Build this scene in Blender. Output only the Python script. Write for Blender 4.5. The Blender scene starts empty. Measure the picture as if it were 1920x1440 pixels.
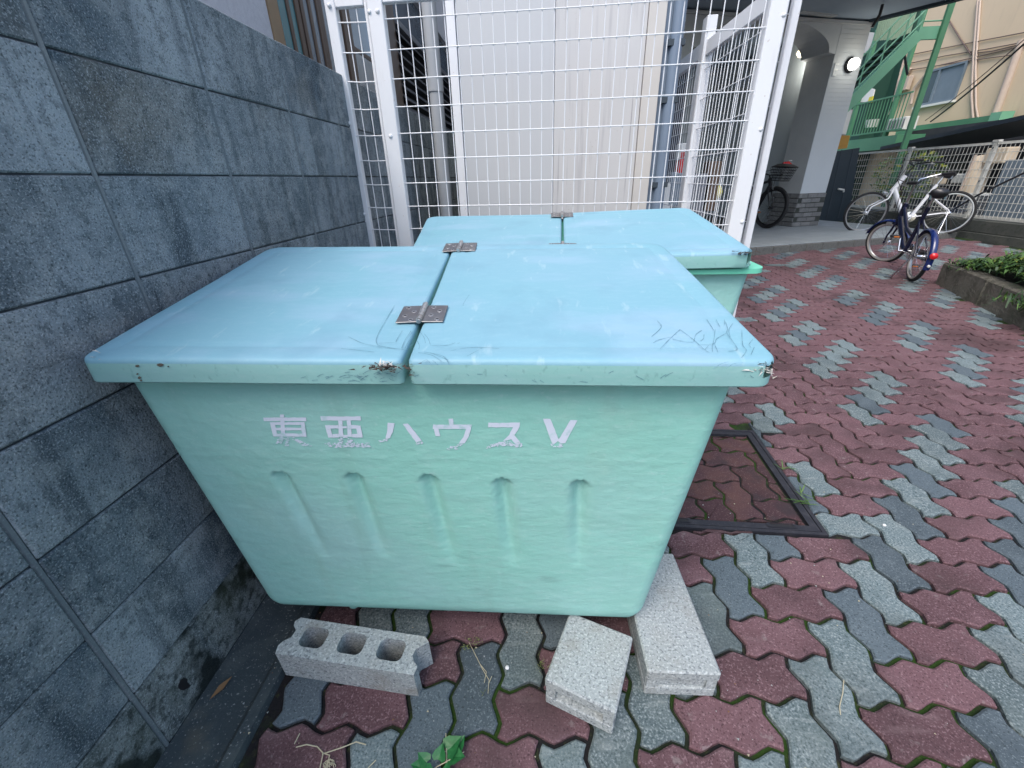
import bpy, bmesh, math, random
import numpy as np
from mathutils import Vector, Matrix
random.seed(7)
PI = math.pi
SC = bpy.context.scene
COL = SC.collection

# ------------------------------------------------------------------ camera, sky, sun, exposure
F_PX, PITCH, ROLL, YAW, CAM = 788.79, 25.982, -1.6132, -4.0851, Vector((0.8609, 0.0, 1.1719))
p_, r_, y_ = (math.radians(a) for a in (PITCH, ROLL, YAW))
FWD = Vector((math.sin(y_)*math.cos(p_), math.cos(y_)*math.cos(p_), -math.sin(p_)))
RT0 = Vector((math.cos(y_), -math.sin(y_), 0)); UP0 = RT0.cross(FWD)
RT = math.cos(r_)*RT0 + math.sin(r_)*UP0; UP = -math.sin(r_)*RT0 + math.cos(r_)*UP0
cam_d = bpy.data.cameras.new('camera'); cam = bpy.data.objects.new('camera', cam_d); COL.objects.link(cam)
cam.matrix_world = Matrix(((RT.x, UP.x, -FWD.x, CAM.x), (RT.y, UP.y, -FWD.y, CAM.y), (RT.z, UP.z, -FWD.z, CAM.z), (0, 0, 0, 1)))
cam_d.sensor_width = 36; cam_d.lens = F_PX/1920*36; cam_d.clip_start = 0.02; cam_d.clip_end = 2000
SC.camera = cam
SC.render.resolution_x = 1024; SC.render.resolution_y = 768

SUN_EL, SUN_AZ = 55.0, 210.0      # azimuth the light comes FROM, degrees clockwise from +y
world = bpy.data.worlds.new('World'); SC.world = world; world.use_nodes = True
wn = world.node_tree.nodes; wn.clear()
sky = wn.new('ShaderNodeTexSky'); sky.sky_type = 'NISHITA'; sky.sun_disc = False
sky.sun_elevation = math.radians(SUN_EL); sky.sun_rotation = math.radians(SUN_AZ)
sky.air_density = 1.0; sky.dust_density = 3.0; sky.ozone_density = 1.2
bg = wn.new('ShaderNodeBackground'); bg.inputs['Strength'].default_value = 0.15
wo = wn.new('ShaderNodeOutputWorld')
world.node_tree.links.new(sky.outputs[0], bg.inputs[0]); world.node_tree.links.new(bg.outputs[0], wo.inputs[0])
sd = bpy.data.lights.new('sun', 'SUN'); sd.energy = 1.0; sd.angle = math.radians(35); sd.color = (1.0, 0.95, 0.88)
sun = bpy.data.objects.new('sun', sd); COL.objects.link(sun)
az, el = math.radians(SUN_AZ), math.radians(SUN_EL)
sdir = Vector((math.sin(az)*math.cos(el), math.cos(az)*math.cos(el), math.sin(el)))
sun.rotation_euler = sdir.to_track_quat('Z', 'Y').to_euler(); sun.location = (0, -5, 12)
SC.view_settings.view_transform = 'Standard'; SC.view_settings.look = 'None'
SC.view_settings.exposure = 1.08; SC.view_settings.gamma = 1.0; SC.view_settings.use_curve_mapping = False

# ------------------------------------------------------------------ pixel -> place helpers (photo 1920x1440)
def ray(u, v):
    return (u-960)/F_PX*RT - (v-720)/F_PX*UP + FWD
def on_plane(u, v, p0, n):
    d = ray(u, v); p0 = Vector(p0); n = Vector(n)
    return CAM + d*((p0-CAM).dot(n)/d.dot(n))
def at_z(u, v, z): return on_plane(u, v, (0, 0, z), (0, 0, 1))
def at_y(u, v, y): return on_plane(u, v, (0, y, 0), (0, 1, 0))
def at_x(u, v, x): return on_plane(u, v, (x, 0, 0), (1, 0, 0))
def to_px(p):
    d = Vector(p)-CAM; w = d.dot(FWD)
    if w < 0.05: return None
    return 960+F_PX*d.dot(RT)/w, 720-F_PX*d.dot(UP)/w

# ------------------------------------------------------------------ materials
def lin(r, g, b):
    f = lambda c: (c/255)/12.92 if c/255 <= .04045 else ((c/255+.055)/1.055)**2.4
    return (f(r), f(g), f(b), 1)
def mat(name, col, rough=.6, layers=(), bumps=(), metal=0, spec=.5, emit=None, var=0, coat=0):
    """layers: (scale, (sx,sy,sz), lo, hi, colour, strength[, detail])  bumps: (scale,(sx,sy,sz),strength,dist[,detail])"""
    m = bpy.data.materials.new(name); m.use_nodes = True
    nt = m.node_tree; N = nt.nodes; L = nt.links; bs = N['Principled BSDF']
    col = tuple(col) if len(col) == 4 else tuple(col)+(1,)
    bs.inputs['Roughness'].default_value = rough; bs.inputs['Metallic'].default_value = metal
    bs.inputs['Specular IOR Level'].default_value = spec
    if coat: bs.inputs['Coat Weight'].default_value = coat; bs.inputs['Coat Roughness'].default_value = .25
    if emit:
        bs.inputs['Emission Color'].default_value = tuple(emit[0])+(1,); bs.inputs['Emission Strength'].default_value = emit[1]
    geo = N.new('ShaderNodeNewGeometry'); pos = geo.outputs['Position']
    if var:
        oi = N.new('ShaderNodeObjectInfo'); ad = N.new('ShaderNodeVectorMath'); ad.operation = 'MULTIPLY_ADD'
        cx = N.new('ShaderNodeCombineXYZ'); L.new(oi.outputs['Random'], cx.inputs[0]); L.new(oi.outputs['Random'], cx.inputs[2])
        L.new(cx.outputs[0], ad.inputs[0]); ad.inputs[1].default_value = (17, 9, 23); L.new(pos, ad.inputs[2]); pos = ad.outputs[0]
    def noise(scale, st, detail=6, rg=.55):
        mp = N.new('ShaderNodeMapping'); mp.inputs['Scale'].default_value = st; L.new(pos, mp.inputs[0])
        nz = N.new('ShaderNodeTexNoise'); nz.inputs['Scale'].default_value = scale; nz.inputs['Detail'].default_value = detail
        nz.inputs['Roughness'].default_value = rg; L.new(mp.outputs[0], nz.inputs[0]); return nz.outputs[0]
    cur = None
    if layers or var:
        rgb = N.new('ShaderNodeRGB'); rgb.outputs[0].default_value = col; cur = rgb.outputs[0]
        if var:
            hs = N.new('ShaderNodeHueSaturation'); mr = N.new('ShaderNodeMapRange'); mr.inputs[3].default_value = 1-var; mr.inputs[4].default_value = 1+var
            L.new(oi.outputs['Random'], mr.inputs[0]); L.new(mr.outputs[0], hs.inputs['Value']); L.new(cur, hs.inputs['Color']); cur = hs.outputs[0]
        for ly in layers:
            sc, st, lo, hi, c2, amt = ly[:6]; det = ly[6] if len(ly) > 6 else 6
            nz = noise(sc, st, det); mr = N.new('ShaderNodeMapRange'); mr.inputs[1].default_value = lo; mr.inputs[2].default_value = hi
            mr.inputs[4].default_value = amt; L.new(nz, mr.inputs[0])
            mx = N.new('ShaderNodeMix'); mx.data_type = 'RGBA'; L.new(mr.outputs[0], mx.inputs[0]); L.new(cur, mx.inputs[6])
            mx.inputs[7].default_value = tuple(c2) if len(c2) == 4 else tuple(c2)+(1,); cur = mx.outputs[2]
        L.new(cur, bs.inputs['Base Color'])
    else: bs.inputs['Base Color'].default_value = col
    prev = None
    for b in bumps:
        sc, st, s, dist = b[:4]; nz = noise(sc, st, b[4] if len(b) > 4 else 5)
        bp = N.new('ShaderNodeBump'); bp.inputs['Strength'].default_value = s; bp.inputs['Distance'].default_value = dist
        L.new(nz, bp.inputs['Height'])
        if prev: L.new(prev, bp.inputs['Normal'])
        prev = bp.outputs[0]
    if prev: L.new(prev, bs.inputs['Normal'])
    return m
I3 = (1, 1, 1)
M = {}
BLK_L = [(2.4, (1, 1, .45), .46, .64, (.045, .075, .10), .85), (2.2, (1, 1.3, 1), .48, .68, (.36, .41, .44), .7), (7, (1, 2.2, .14), .50, .64, (.035, .055, .07), .7),
    (16, I3, .48, .66, (.30, .335, .345), .6), (1.6, I3, .57, .68, (.20, .18, .14), .45), (40, I3, .52, .68, (.05, .07, .08), .55), (300, I3, .53, .66, (.48, .53, .56), .5, 4), (230, I3, .46, .34, (.02, .03, .036), .7, 4)]
BLK_B = [(190, I3, .8, .004, 4), (60, I3, .45, .005)]
M['block'] = mat('wall_block_concrete', (.19, .228, .25), .92, BLK_L, BLK_B, spec=.25, var=.13)
M['block_base'] = mat('mouldy_base_block_concrete', (.20, .225, .22), .92, BLK_L+[(7, (1, 1, .9), .49, .58, (.006, .012, .012), .93, 9), (40, I3, .5, .64, (.01, .015, .015), .6), (3, I3, .5, .7, (.06, .075, .04), .5)], BLK_B, spec=.25, var=.1)
M['mortar_dark'] = mat('dark_bed_joint', (.035, .045, .055), .95, [(12, I3, .5, .7, (.12, .14, .15), .7)])
M['mortar'] = mat('wall_mortar', (.19, .215, .225), .95, [(3.2, (1, 1, .5), .42, .6, (.12, .15, .17), .7), (200, I3, .55, .7, (.36, .38, .38), .4)], [(200, I3, .4, .003)], spec=.2)
M['lid'] = mat('turquoise_lid_paint', (.188, .380, .475), .5, [
    (2.5, I3, .42, .7, (.165, .385, .455), .6), (3.2, (1, 2.6, 1), .5, .68, (.27, .42, .545), .65, 9), (30, (1, 3, 1), .5, .75, (.25, .44, .52), .35, 8), (120, (1, 2, 1), .56, .75, (.26, .46, .53), .3, 4), (6, (1, 1, 1), .55, .68, (.155, .315, .41), .5, 10), (14, (2.5, .7, 1), .62, .70, (.34, .50, .56), .5, 9)],
    [(9, I3, .10, .01), (300, I3, .06, .002)], spec=.45)
M['flange'] = mat('shaded_lid_edge_paint', (.225, .43, .425), .5, [  # lid paint in a greener tone, the shade of its vertical edge painted in
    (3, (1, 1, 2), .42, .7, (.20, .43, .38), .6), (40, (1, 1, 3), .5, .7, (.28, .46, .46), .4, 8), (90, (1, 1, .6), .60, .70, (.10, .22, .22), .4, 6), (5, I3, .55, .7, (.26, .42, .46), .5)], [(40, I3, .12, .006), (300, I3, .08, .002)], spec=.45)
M['body'] = mat('mint_fibreglass', (.26, .56, .495), .5, [
    (2.2, I3, .40, .68, (.33, .56, .56), .7), (5, (.6, 1, 1.6), .5, .72, (.25, .50, .44), .5), (45, (.5, 1, 1.5), .5, .72, (.37, .62, .58), .35), (3, (1.2, 1, .4), .56, .7, (.36, .54, .44), .35), (11, (1, 1, .10), .56, .72, (.24, .45, .40), .45, 8), (70, (1, 1, 1.4), .60, .72, (.40, .62, .60), .4, 8), (9, (.6, 1, 2), .62, .72, (.20, .40, .37), .5, 10)],
    [(34, (.8, 1, 1.25), .30, .008, 8), (110, (.8, 1, 1.2), .16, .003, 4), (4, I3, .22, .03)], spec=.5)
M['rim'] = mat('green_fibreglass_rim', (.12, .52, .36), .5, [(6, I3, .4, .7, (.2, .6, .46), .6)], [(30, I3, .3, .006)])
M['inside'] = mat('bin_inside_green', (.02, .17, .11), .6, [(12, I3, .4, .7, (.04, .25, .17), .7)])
M['crack'] = mat('crack_grime', (.09, .20, .26), .8)
M['dark_splinter'] = mat('dark_broken_fibre', (.035, .028, .022), .8)
M['white_splinter'] = mat('white_broken_fibre', (.55, .56, .54), .7, [(120, I3, .4, .6, (.3, .28, .24), .6)])
M['rust'] = mat('chip_brown', (.10, .09, .07), .8)
M['steel'] = mat('hinge_steel', (.20, .20, .21), .42, [(40, I3, .45, .7, (.28, .27, .26), .6), (14, I3, .55, .7, (.16, .11, .09), .5)], [(200, I3, .1, .001)], metal=.75)
M['barrel'] = mat('hinge_barrel_steel', (.50, .50, .50), .38, [(60, I3, .5, .7, (.2, .15, .12), .7)], metal=.8)
M['screw'] = mat('screw_steel', (.10, .10, .11), .4, metal=.8)
M['cinder'] = mat('cinder_block_concrete', (.31, .345, .355), .95, [
    (7, I3, .45, .7, (.27, .28, .265), .6), (170, I3, .52, .66, (.56, .61, .63), .6, 4), (150, I3, .47, .34, (.11, .13, .15), .8, 4), (9, I3, .56, .7, (.20, .19, .165), .5), (3, I3, .55, .7, (.40, .38, .33), .4)],
    [(200, I3, .5, .003, 3)], spec=.2)
M['paver_red'] = mat('red_paver', (.104, .057, .066), .9, [
    (7, I3, .45, .7, (.155, .092, .106), .7), (190, I3, .54, .68, (.27, .18, .20), .65, 3), (4, I3, .54, .7, (.055, .035, .04), .7), (200, I3, .42, .33, (.03, .015, .018), .7, 2), (14, (.4, 1.8, 1), .6, .74, (.20, .14, .15), .45), (30, I3, .64, .7, (.25, .22, .22), .4), (2.2, I3, .52, .66, (.045, .028, .03), .6)],
    [(180, I3, .45, .003, 3), (14, I3, .25, .01)], spec=.3, var=.25)
M['paver_grey'] = mat('light_grey_paver', (.11, .148, .160), .9, [
    (8, I3, .45, .7, (.16, .195, .20), .8), (190, I3, .53, .68, (.29, .34, .35), .7, 2), (190, I3, .44, .34, (.04, .065, .07), .85, 2), (5, I3, .56, .7, (.09, .12, .12), .6), (25, (.4, 1.8, 1), .58, .74, (.28, .32, .32), .5), (2.2, I3, .52, .66, (.05, .065, .07), .6)],
    [(180, I3, .45, .003, 3), (14, I3, .25, .01)], spec=.3, var=.25)
M['paver_dark'] = mat('blue_grey_paver', (.068, .092, .11), .88, [
    (8, I3, .45, .7, (.10, .13, .15), .7), (210, I3, .56, .68, (.18, .22, .24), .6, 2), (200, I3, .42, .33, (.02, .03, .035), .7, 2)],
    [(180, I3, .4, .003, 3), (14, I3, .25, .01)], spec=.3, var=.22)
M['paver_brown'] = mat('damp_brown_paver', (.062, .036, .042), .95, [
    (6, I3, .45, .7, (.10, .055, .05), .8), (210, I3, .58, .7, (.17, .13, .13), .6, 2), (9, I3, .55, .7, (.035, .03, .035), .7)], [(180, I3, .4, .003, 3)], spec=.15, var=.2)
M['joint'] = mat('mossy_joint_sand', (.014, .014, .016), .95, [(3.0, I3, .47, .58, (.020, .048, .008), .95), (60, I3, .55, .7, (.05, .06, .025), .6)], [(120, I3, .8, .006)], spec=.2)
M['gutter'] = mat('damp_gutter_concrete', (.035, .05, .058), .85, [(12, I3, .48, .7, (.08, .10, .10), .7), (170, I3, .62, .72, (.24, .27, .27), .7, 2), (3, I3, .56, .68, (.10, .07, .03), .4)], [(150, I3, .5, .004), (20, I3, .3, .01)], spec=.4)
M['ground'] = mat('bare_ground', (.08, .08, .075), .95, [(2, I3, .4, .7, (.05, .05, .05), .6)])
M['iron'] = mat('manhole_iron', (.030, .032, .042), .5, [(30, I3, .5, .7, (.06, .06, .07), .6), (160, I3, .62, .7, (.12, .12, .13), .4)], [(120, I3, .25, .002)], metal=.35)
M['white'] = mat('white_powder_coat', (.66, .68, .71), .38, [(3, I3, .5, .75, (.60, .61, .63), .4), (30, (1, 1, .2), .6, .74, (.52, .51, .5), .3), (55, I3, .68, .73, (.30, .20, .12), .5)], spec=.5)
M['white_old'] = mat('weathered_white_coat', (.52, .53, .50), .55, [(6, I3, .5, .75, (.36, .35, .31), .6)])
M['panel'] = mat('offwhite_wall_panel', (.45, .47, .49), .42, [(1.2, (1, 1, .3), .45, .7, (.49, .50, .51), .7), (26, (1, 1, .035), .55, .72, (.42, .42, .42), .35), (90, I3, .70, .76, (.35, .33, .3), .4, 2)], spec=.4)
M['panel_stained'] = mat('streaked_wall_panel', (.48, .485, .49), .45, [(1.2, (1, 1, .3), .45, .7, (.51, .505, .50), .7), (22, (1, 1, .05), .54, .68, (.33, .33, .35), .6), (60, (1, 1, .02), .62, .70, (.2, .2, .22), .6), (90, I3, .68, .74, (.3, .25, .2), .6, 2)], spec=.4)
M['beige_trim'] = mat('beige_trim', (.50, .485, .46), .5, [(5, I3, .4, .7, (.45, .435, .41), .5)])
M['pipe_grey'] = mat('grey_pvc_pipe', (.30, .32, .34), .45, [(6, (1, 1, .4), .45, .7, (.22, .24, .26), .6)])
M['pipe_blue'] = mat('blue_grey_pipe', (.15, .20, .27), .45, [(6, (1, 1, .3), .45, .7, (.10, .14, .2), .6)])
M['stucco'] = mat('white_stucco', (.55, .56, .60), .9, [(40, I3, .45, .7, (.44, .45, .5), .6)], [(120, I3, .7, .006)])
M['brown_alu'] = mat('brown_aluminium', (.10, .065, .045), .45, [(8, (1, 1, .2), .45, .7, (.07, .045, .035), .6)], metal=.2)
M['tan_alu'] = mat('tan_aluminium', (.27, .19, .11), .5, [(8, (1, 1, .2), .45, .7, (.2, .14, .09), .6)], metal=.2)
M['glass'] = mat('window_glass', (.13, .17, .22), .12, [(3, I3, .4, .7, (.09, .13, .18), .7)], spec=.9)
M['glass_dark'] = mat('dark_open_window', (.008, .035, .055), .15, spec=.7)
M['glass_teal'] = mat('blue_reflecting_window_glass', (.04, .17, .20), .15, [(5, (1, 1, .4), .45, .6, (.05, .20, .34), .9)], spec=.8)  # blue reflection in the panes put into the glass colour
M['louver'] = mat('louver_grey', (.13, .14, .165), .5, [(6, I3, .4, .7, (.10, .11, .13), .5)])
M['dark_wall'] = mat('shaded_backing', (.04, .045, .055), .8, [(3, I3, .4, .7, (.02, .025, .03), .7)])  # shade of the alley end and louvre backing put into a dark colour
M['tile_wall'] = mat('pale_tile_wall', (.60, .645, .67), .5, [(3, I3, .4, .7, (.55, .60, .63), .6), (60, I3, .5, .75, (.55, .58, .6), .3)], [(30, I3, .15, .004)])
M['jamb'] = mat('plain_jamb_render', (.56, .58, .58), .7, [(4, I3, .4, .7, (.48, .50, .51), .6)], [(80, I3, .2, .003)])
M['interior'] = mat('porch_interior_wall', (.56, .62, .66), .8, [(2, I3, .4, .7, (.50, .56, .6), .6)])
M['interior_dark'] = mat('shaded_entry_wall', (.022, .022, .04), .8, [(2, I3, .4, .7, (.014, .014, .03), .6)])  # shade inside the entry put into the wall colour
M['soffit'] = mat('grey_soffit', (.36, .44, .52), .75, [(3, I3, .4, .7, (.30, .38, .47), .6)])
M['fascia'] = mat('dark_fascia', (.03, .045, .06), .6)
M['brick'] = mat('grey_split_brick', (.20, .205, .205), .9, [(25, I3, .45, .7, (.13, .135, .14), .7)], [(60, I3, .8, .006)], var=.15)
M['porch_tile'] = mat('porch_floor_tile', (.30, .34, .36), .45, [(3, I3, .4, .7, (.22, .26, .29), .6), (90, I3, .55, .7, (.38, .41, .42), .3)], var=.10)
M['porch_step'] = mat('porch_step_stone', (.12, .125, .12), .85, [(30, I3, .4, .7, (.07, .075, .075), .7)], [(80, I3, .5, .004)])
M['tyre'] = mat('tyre_rubber', (.012, .013, .015), .75)
M['tyre_wall'] = mat('pale_tyre_wall', (.33, .32, .30), .7)
M['rim_alu'] = mat('wheel_rim_aluminium', (.55, .56, .57), .3, metal=.9)
M['rim_black'] = mat('black_wheel_rim', (.02, .02, .024), .35, metal=.5)
M['chrome'] = mat('chrome', (.7, .71, .73), .15, metal=1)
M['black'] = mat('black_plastic', (.012, .013, .016), .45)
M['seat_black'] = mat('black_vinyl', (.012, .012, .014), .35, spec=.6)
M['frame_white'] = mat('white_bike_paint', (.75, .77, .80), .25, coat=.5)
M['frame_blue'] = mat('navy_bike_paint', (.005, .008, .03), .25, coat=.6)
M['fender_blue'] = mat('blue_bike_fender', (.006, .018, .10), .22, coat=.6)
M['frame_black'] = mat('matt_black_bike_paint', (.012, .013, .016), .4)
M['red'] = mat('red_reflector', (.50, .012, .016), .25)
M['orange'] = mat('orange_reflector', (.55, .17, .03), .35)
M['yellow'] = mat('yellow_plastic', (.62, .55, .03), .45)
M['beige'] = mat('cream_rendered_wall', (.64, .52, .37), .9, [(1.0, I3, .4, .7, (.59, .485, .345), .7), (8, (1, 1, .2), .56, .74, (.48, .39, .29), .4)], [(70, I3, .25, .004)])
M['green_paint'] = mat('green_steel_paint', (.075, .23, .13), .5, [(4, I3, .4, .7, (.045, .18, .10), .5)])
M['green_pale'] = mat('pale_green_steel_paint', (.17, .42, .28), .5, [(4, I3, .4, .7, (.13, .36, .23), .5)])
M['green_dark'] = mat('shaded_green', (.008, .05, .035), .7)  # shaded copy of the green: recess and stair shade put into the colour
M['green_sheet'] = mat('pale_green_corrugated_sheet', (.30, .42, .32), .6, [(6, (1, 3, .2), .4, .7, (.24, .36, .27), .6)])
M['gate'] = mat('dark_slate_gate', (.018, .032, .045), .45, [(3, I3, .4, .7, (.012, .022, .03), .6)])
M['ochre'] = mat('ochre_board', (.44, .24, .045), .6, [(4, (1, 1, 4), .4, .7, (.36, .19, .035), .6)])
M['retain'] = mat('old_retaining_concrete', (.055, .062, .058), .95, [(4, I3, .45, .7, (.09, .095, .085), .7), (20, I3, .5, .7, (.03, .04, .03), .7)], [(50, I3, .6, .008)])
M['kerb'] = mat('rough_kerb_stone', (.13, .125, .105), .95, [(8, I3, .45, .65, (.06, .06, .045), .85), (30, I3, .5, .7, (.2, .195, .17), .5), (3, I3, .55, .7, (.04, .055, .025), .6)], [(45, I3, .9, .012)])
M['soil'] = mat('dark_soil', (.03, .028, .022), .95, [(30, I3, .4, .7, (.05, .05, .03), .7)], [(40, I3, .8, .02)])
M['leaf_a'] = mat('weed_leaf_green', (.045, .11, .02), .6, [(9, I3, .45, .65, (.09, .17, .03), .7)])
M['leaf_b'] = mat('weed_leaf_dark', (.018, .055, .016), .6)
M['leaf_y'] = mat('weed_leaf_yellow', (.19, .22, .025), .6)
M['leaf_ivy'] = mat('ivy_leaf', (.012, .11, .03), .45, [(90, I3, .45, .65, (.03, .17, .05), .8)])
M['straw'] = mat('dry_straw', (.42, .39, .28), .8)
M['moss'] = mat('pale_dry_weed', (.20, .24, .09), .8)
M['rust_leaf'] = mat('brown_leaf', (.16, .09, .04), .8)
M['pebble'] = mat('white_pebble', (.7, .72, .74), .6)
M['cable'] = mat('black_cable', (.015, .015, .018), .5)
M['cable_brown'] = mat('weathered_cable', (.13, .095, .085), .7)
M['conduit'] = mat('cream_conduit', (.46, .38, .32), .6)
M['carport'] = mat('dark_carport_roof', (.012, .02, .035), .5)
M['carport_sheet'] = mat('grey_carport_sheet', (.16, .18, .2), .4)
M['unit_cream'] = mat('cream_appliance', (.62, .53, .41), .45)
M['unit_white'] = mat('white_appliance', (.66, .68, .66), .45)
M['grey_sheet'] = mat('blue_grey_sheet', (.16, .21, .26), .6, [(3, I3, .4, .7, (.12, .17, .21), .7)])
M['brown_dark'] = mat('dark_brown_post', (.05, .035, .035), .6)
M['lamp_glow'] = mat('lamp_glass', (.9, .9, .9), .4, emit=((1.0, .97, .9), 2.2))
M['lamp_dim'] = mat('dim_lamp_glass', (.8, .75, .6), .4, emit=((1.0, .85, .55), 1.2))
M['cloth'] = mat('white_laundry', (.7, .72, .72), .8)
M['sign_white'] = mat('white_sign_letter', (.8, .85, .85), .4)
# worn white stencil paint over the mint fibreglass
def stencil():
    m = mat('worn_white_stencil', (.62, .68, .80), .6, [(45, I3, .56, .68, (.36, .58, .60), .7, 7), (170, I3, .62, .70, (.36, .6, .58), .45)])
    return m
M['stencil'] = stencil()
M['stencil_worn'] = mat('faded_white_stencil', (.36, .62, .57), .6, [(85, (1, 1, 1.8), .53, .58, (.62, .70, .76), .8, 6)])

# ------------------------------------------------------------------ mesh building
class MB:
    def __init__(s): s.v = []; s.f = []; s.mi = []
    def add(s, vs, fs, mi=0):
        o = len(s.v); s.v += [tuple(v) for v in vs]; s.f += [tuple(i+o for i in f) for f in fs]; s.mi += [mi]*len(fs); return s
    def box(s, c, size, R=None, mi=0):
        hx, hy, hz = size[0]/2, size[1]/2, size[2]/2; c = Vector(c)
        vs = [Vector((x, y, z)) for x in (-hx, hx) for y in (-hy, hy) for z in (-hz, hz)]
        if R is not None: vs = [R @ v for v in vs]
        return s.add([c+v for v in vs], [(0, 1, 3, 2), (4, 6, 7, 5), (0, 4, 5, 1), (2, 3, 7, 6), (0, 2, 6, 4), (1, 5, 7, 3)], mi)
    def mm(s, a, b, mi=0):   # box from min / max corners
        return s.box([(a[i]+b[i])/2 for i in range(3)], [abs(b[i]-a[i]) for i in range(3)], mi=mi)
    def beam(s, a, b, w, h, up=(0, 0, 1), mi=0):
        a = Vector(a); b = Vector(b); d = b-a; L = d.length; x = d/L; up = Vector(up); yv = up.cross(x)
        if yv.length < 1e-4: yv = Vector((0, 1, 0)).cross(x)
        yv.normalize(); z = x.cross(yv); R = Matrix((x, yv, z)).transposed()
        return s.box((a+b)/2, (L, w, h), R, mi)
    def tube(s, pts, r, n=8, mi=0, caps=True):
        pts = [Vector(p) for p in pts]; k = len(pts); rs = r if isinstance(r, (list, tuple)) else [r]*k
        o = []; prev = None
        for i, p in enumerate(pts):
            d = (pts[min(i+1, k-1)]-pts[max(i-1, 0)]).normalized()
            if prev is None:
                a = Vector((0, 0, 1)) if abs(d.z) < .9 else Vector((1, 0, 0)); prev = d.cross(a).normalized()
            u = (prev - d*prev.dot(d)).normalized(); w = d.cross(u); prev = u
            for j in range(n):
                t = 2*PI*j/n; o.append(p+(u*math.cos(t)+w*math.sin(t))*rs[i])
        fs = [(i*n+j, i*n+(j+1) % n, (i+1)*n+(j+1) % n, (i+1)*n+j) for i in range(k-1) for j in range(n)]
        if caps: fs += [tuple(range(n-1, -1, -1)), tuple((k-1)*n+j for j in range(n))]
        return s.add(o, fs, mi)
    def prism(s, pts, d, mi=0):
        n = len(pts); d = Vector(d); a = [Vector(p) for p in pts]; b = [p+d for p in a]
        return s.add(a+b, [tuple(range(n-1, -1, -1)), tuple(range(n, 2*n))]+[(i, (i+1) % n, n+(i+1) % n, n+i) for i in range(n)], mi)
    def lathe(s, c, axis, prof, n=20, mi=0):   # prof: (radius, along axis)
        ax = Vector(axis).normalized(); a = Vector((0, 0, 1)) if abs(ax.z) < .9 else Vector((1, 0, 0)); u = ax.cross(a).normalized(); w = ax.cross(u); c = Vector(c)
        vs = [c+ax*h+(u*math.cos(2*PI*j/n)+w*math.sin(2*PI*j/n))*r for r, h in prof for j in range(n)]
        k = len(prof); fs = [(i*n+j, i*n+(j+1) % n, (i+1)*n+(j+1) % n, (i+1)*n+j) for i in range(k-1) for j in range(n)]
        fs += [tuple(range(n-1, -1, -1)), tuple((k-1)*n+j for j in range(n))]
        return s.add(vs, fs, mi)
    def torus(s, c, axis, R, r, n=40, m=8, mi=0, sq=1):
        ax = Vector(axis).normalized(); a = Vector((0, 0, 1)) if abs(ax.z) < .9 else Vector((1, 0, 0)); u = ax.cross(a).normalized(); w = ax.cross(u); c = Vector(c); vs = []
        for i in range(n):
            t = 2*PI*i/n; rd = u*math.cos(t)+w*math.sin(t)
            for j in range(m):
                q = 2*PI*j/m; vs.append(c+rd*(R+r*math.cos(q))+ax*(r*sq*math.sin(q)))
        return s.add(vs, [(i*m+j, ((i+1) % n)*m+j, ((i+1) % n)*m+(j+1) % m, i*m+(j+1) % m) for i in range(n) for j in range(m)], mi)
    def mesh(s, name, mats, smooth=False, bevel=0, fix=True):
        me = bpy.data.meshes.new(name); me.from_pydata(s.v, [], s.f)
        for m in (mats if isinstance(mats, (list, tuple)) else [mats]): me.materials.append(m)
        if any(s.mi): me.polygons.foreach_set('material_index', s.mi)
        if fix or bevel:
            bm = bmesh.new(); bm.from_mesh(me)
            bmesh.ops.recalc_face_normals(bm, faces=bm.faces)
            if bevel: bmesh.ops.bevel(bm, geom=[e for e in bm.edges if e.is_manifold and e.calc_face_angle(0) > .5], offset=bevel, segments=1, affect='EDGES', clamp_overlap=True)
            bm.to_mesh(me); bm.free()
        if smooth:
            me.polygons.foreach_set('use_smooth', [True]*len(me.polygons))
            try: me.set_sharp_from_angle(angle=math.radians(smooth if smooth is not True else 50))
            except Exception: pass
        return me
    def build(s, name, mats, parent=None, smooth=False, bevel=0, fix=True, base=None):
        """vertices are in world space; the object sits in its thing's frame"""
        off = Vector(base) if base is not None else origin(parent)
        if off.length: s.v = [tuple(Vector(v)-off) for v in s.v]
        return link(name, s.mesh(name, mats, smooth, bevel, fix), parent, loc=off if parent is None else None)
ORIG = {}
def origin(o): return ORIG.get(o.name, Vector((0, 0, 0))) if o else Vector((0, 0, 0))
def link(name, data, parent=None, loc=None):
    o = bpy.data.objects.new(name, data); COL.objects.link(o)
    if parent: o.parent = parent; ORIG[o.name] = origin(parent).copy()
    elif loc is not None: o.location = loc; ORIG[o.name] = Vector(loc)
    return o
def tag(o, label, cat, group=None):
    o['label'] = label; o['category'] = cat
    if group: o['group'] = group
    return o
def thing(name, loc, label, cat, group=None):
    return tag(link(name, None, None, loc=Vector(loc)), label, cat, group)
def struct(o, label=None):
    o['kind'] = 'structure'
    if label: o['label'] = label
    return o

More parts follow.
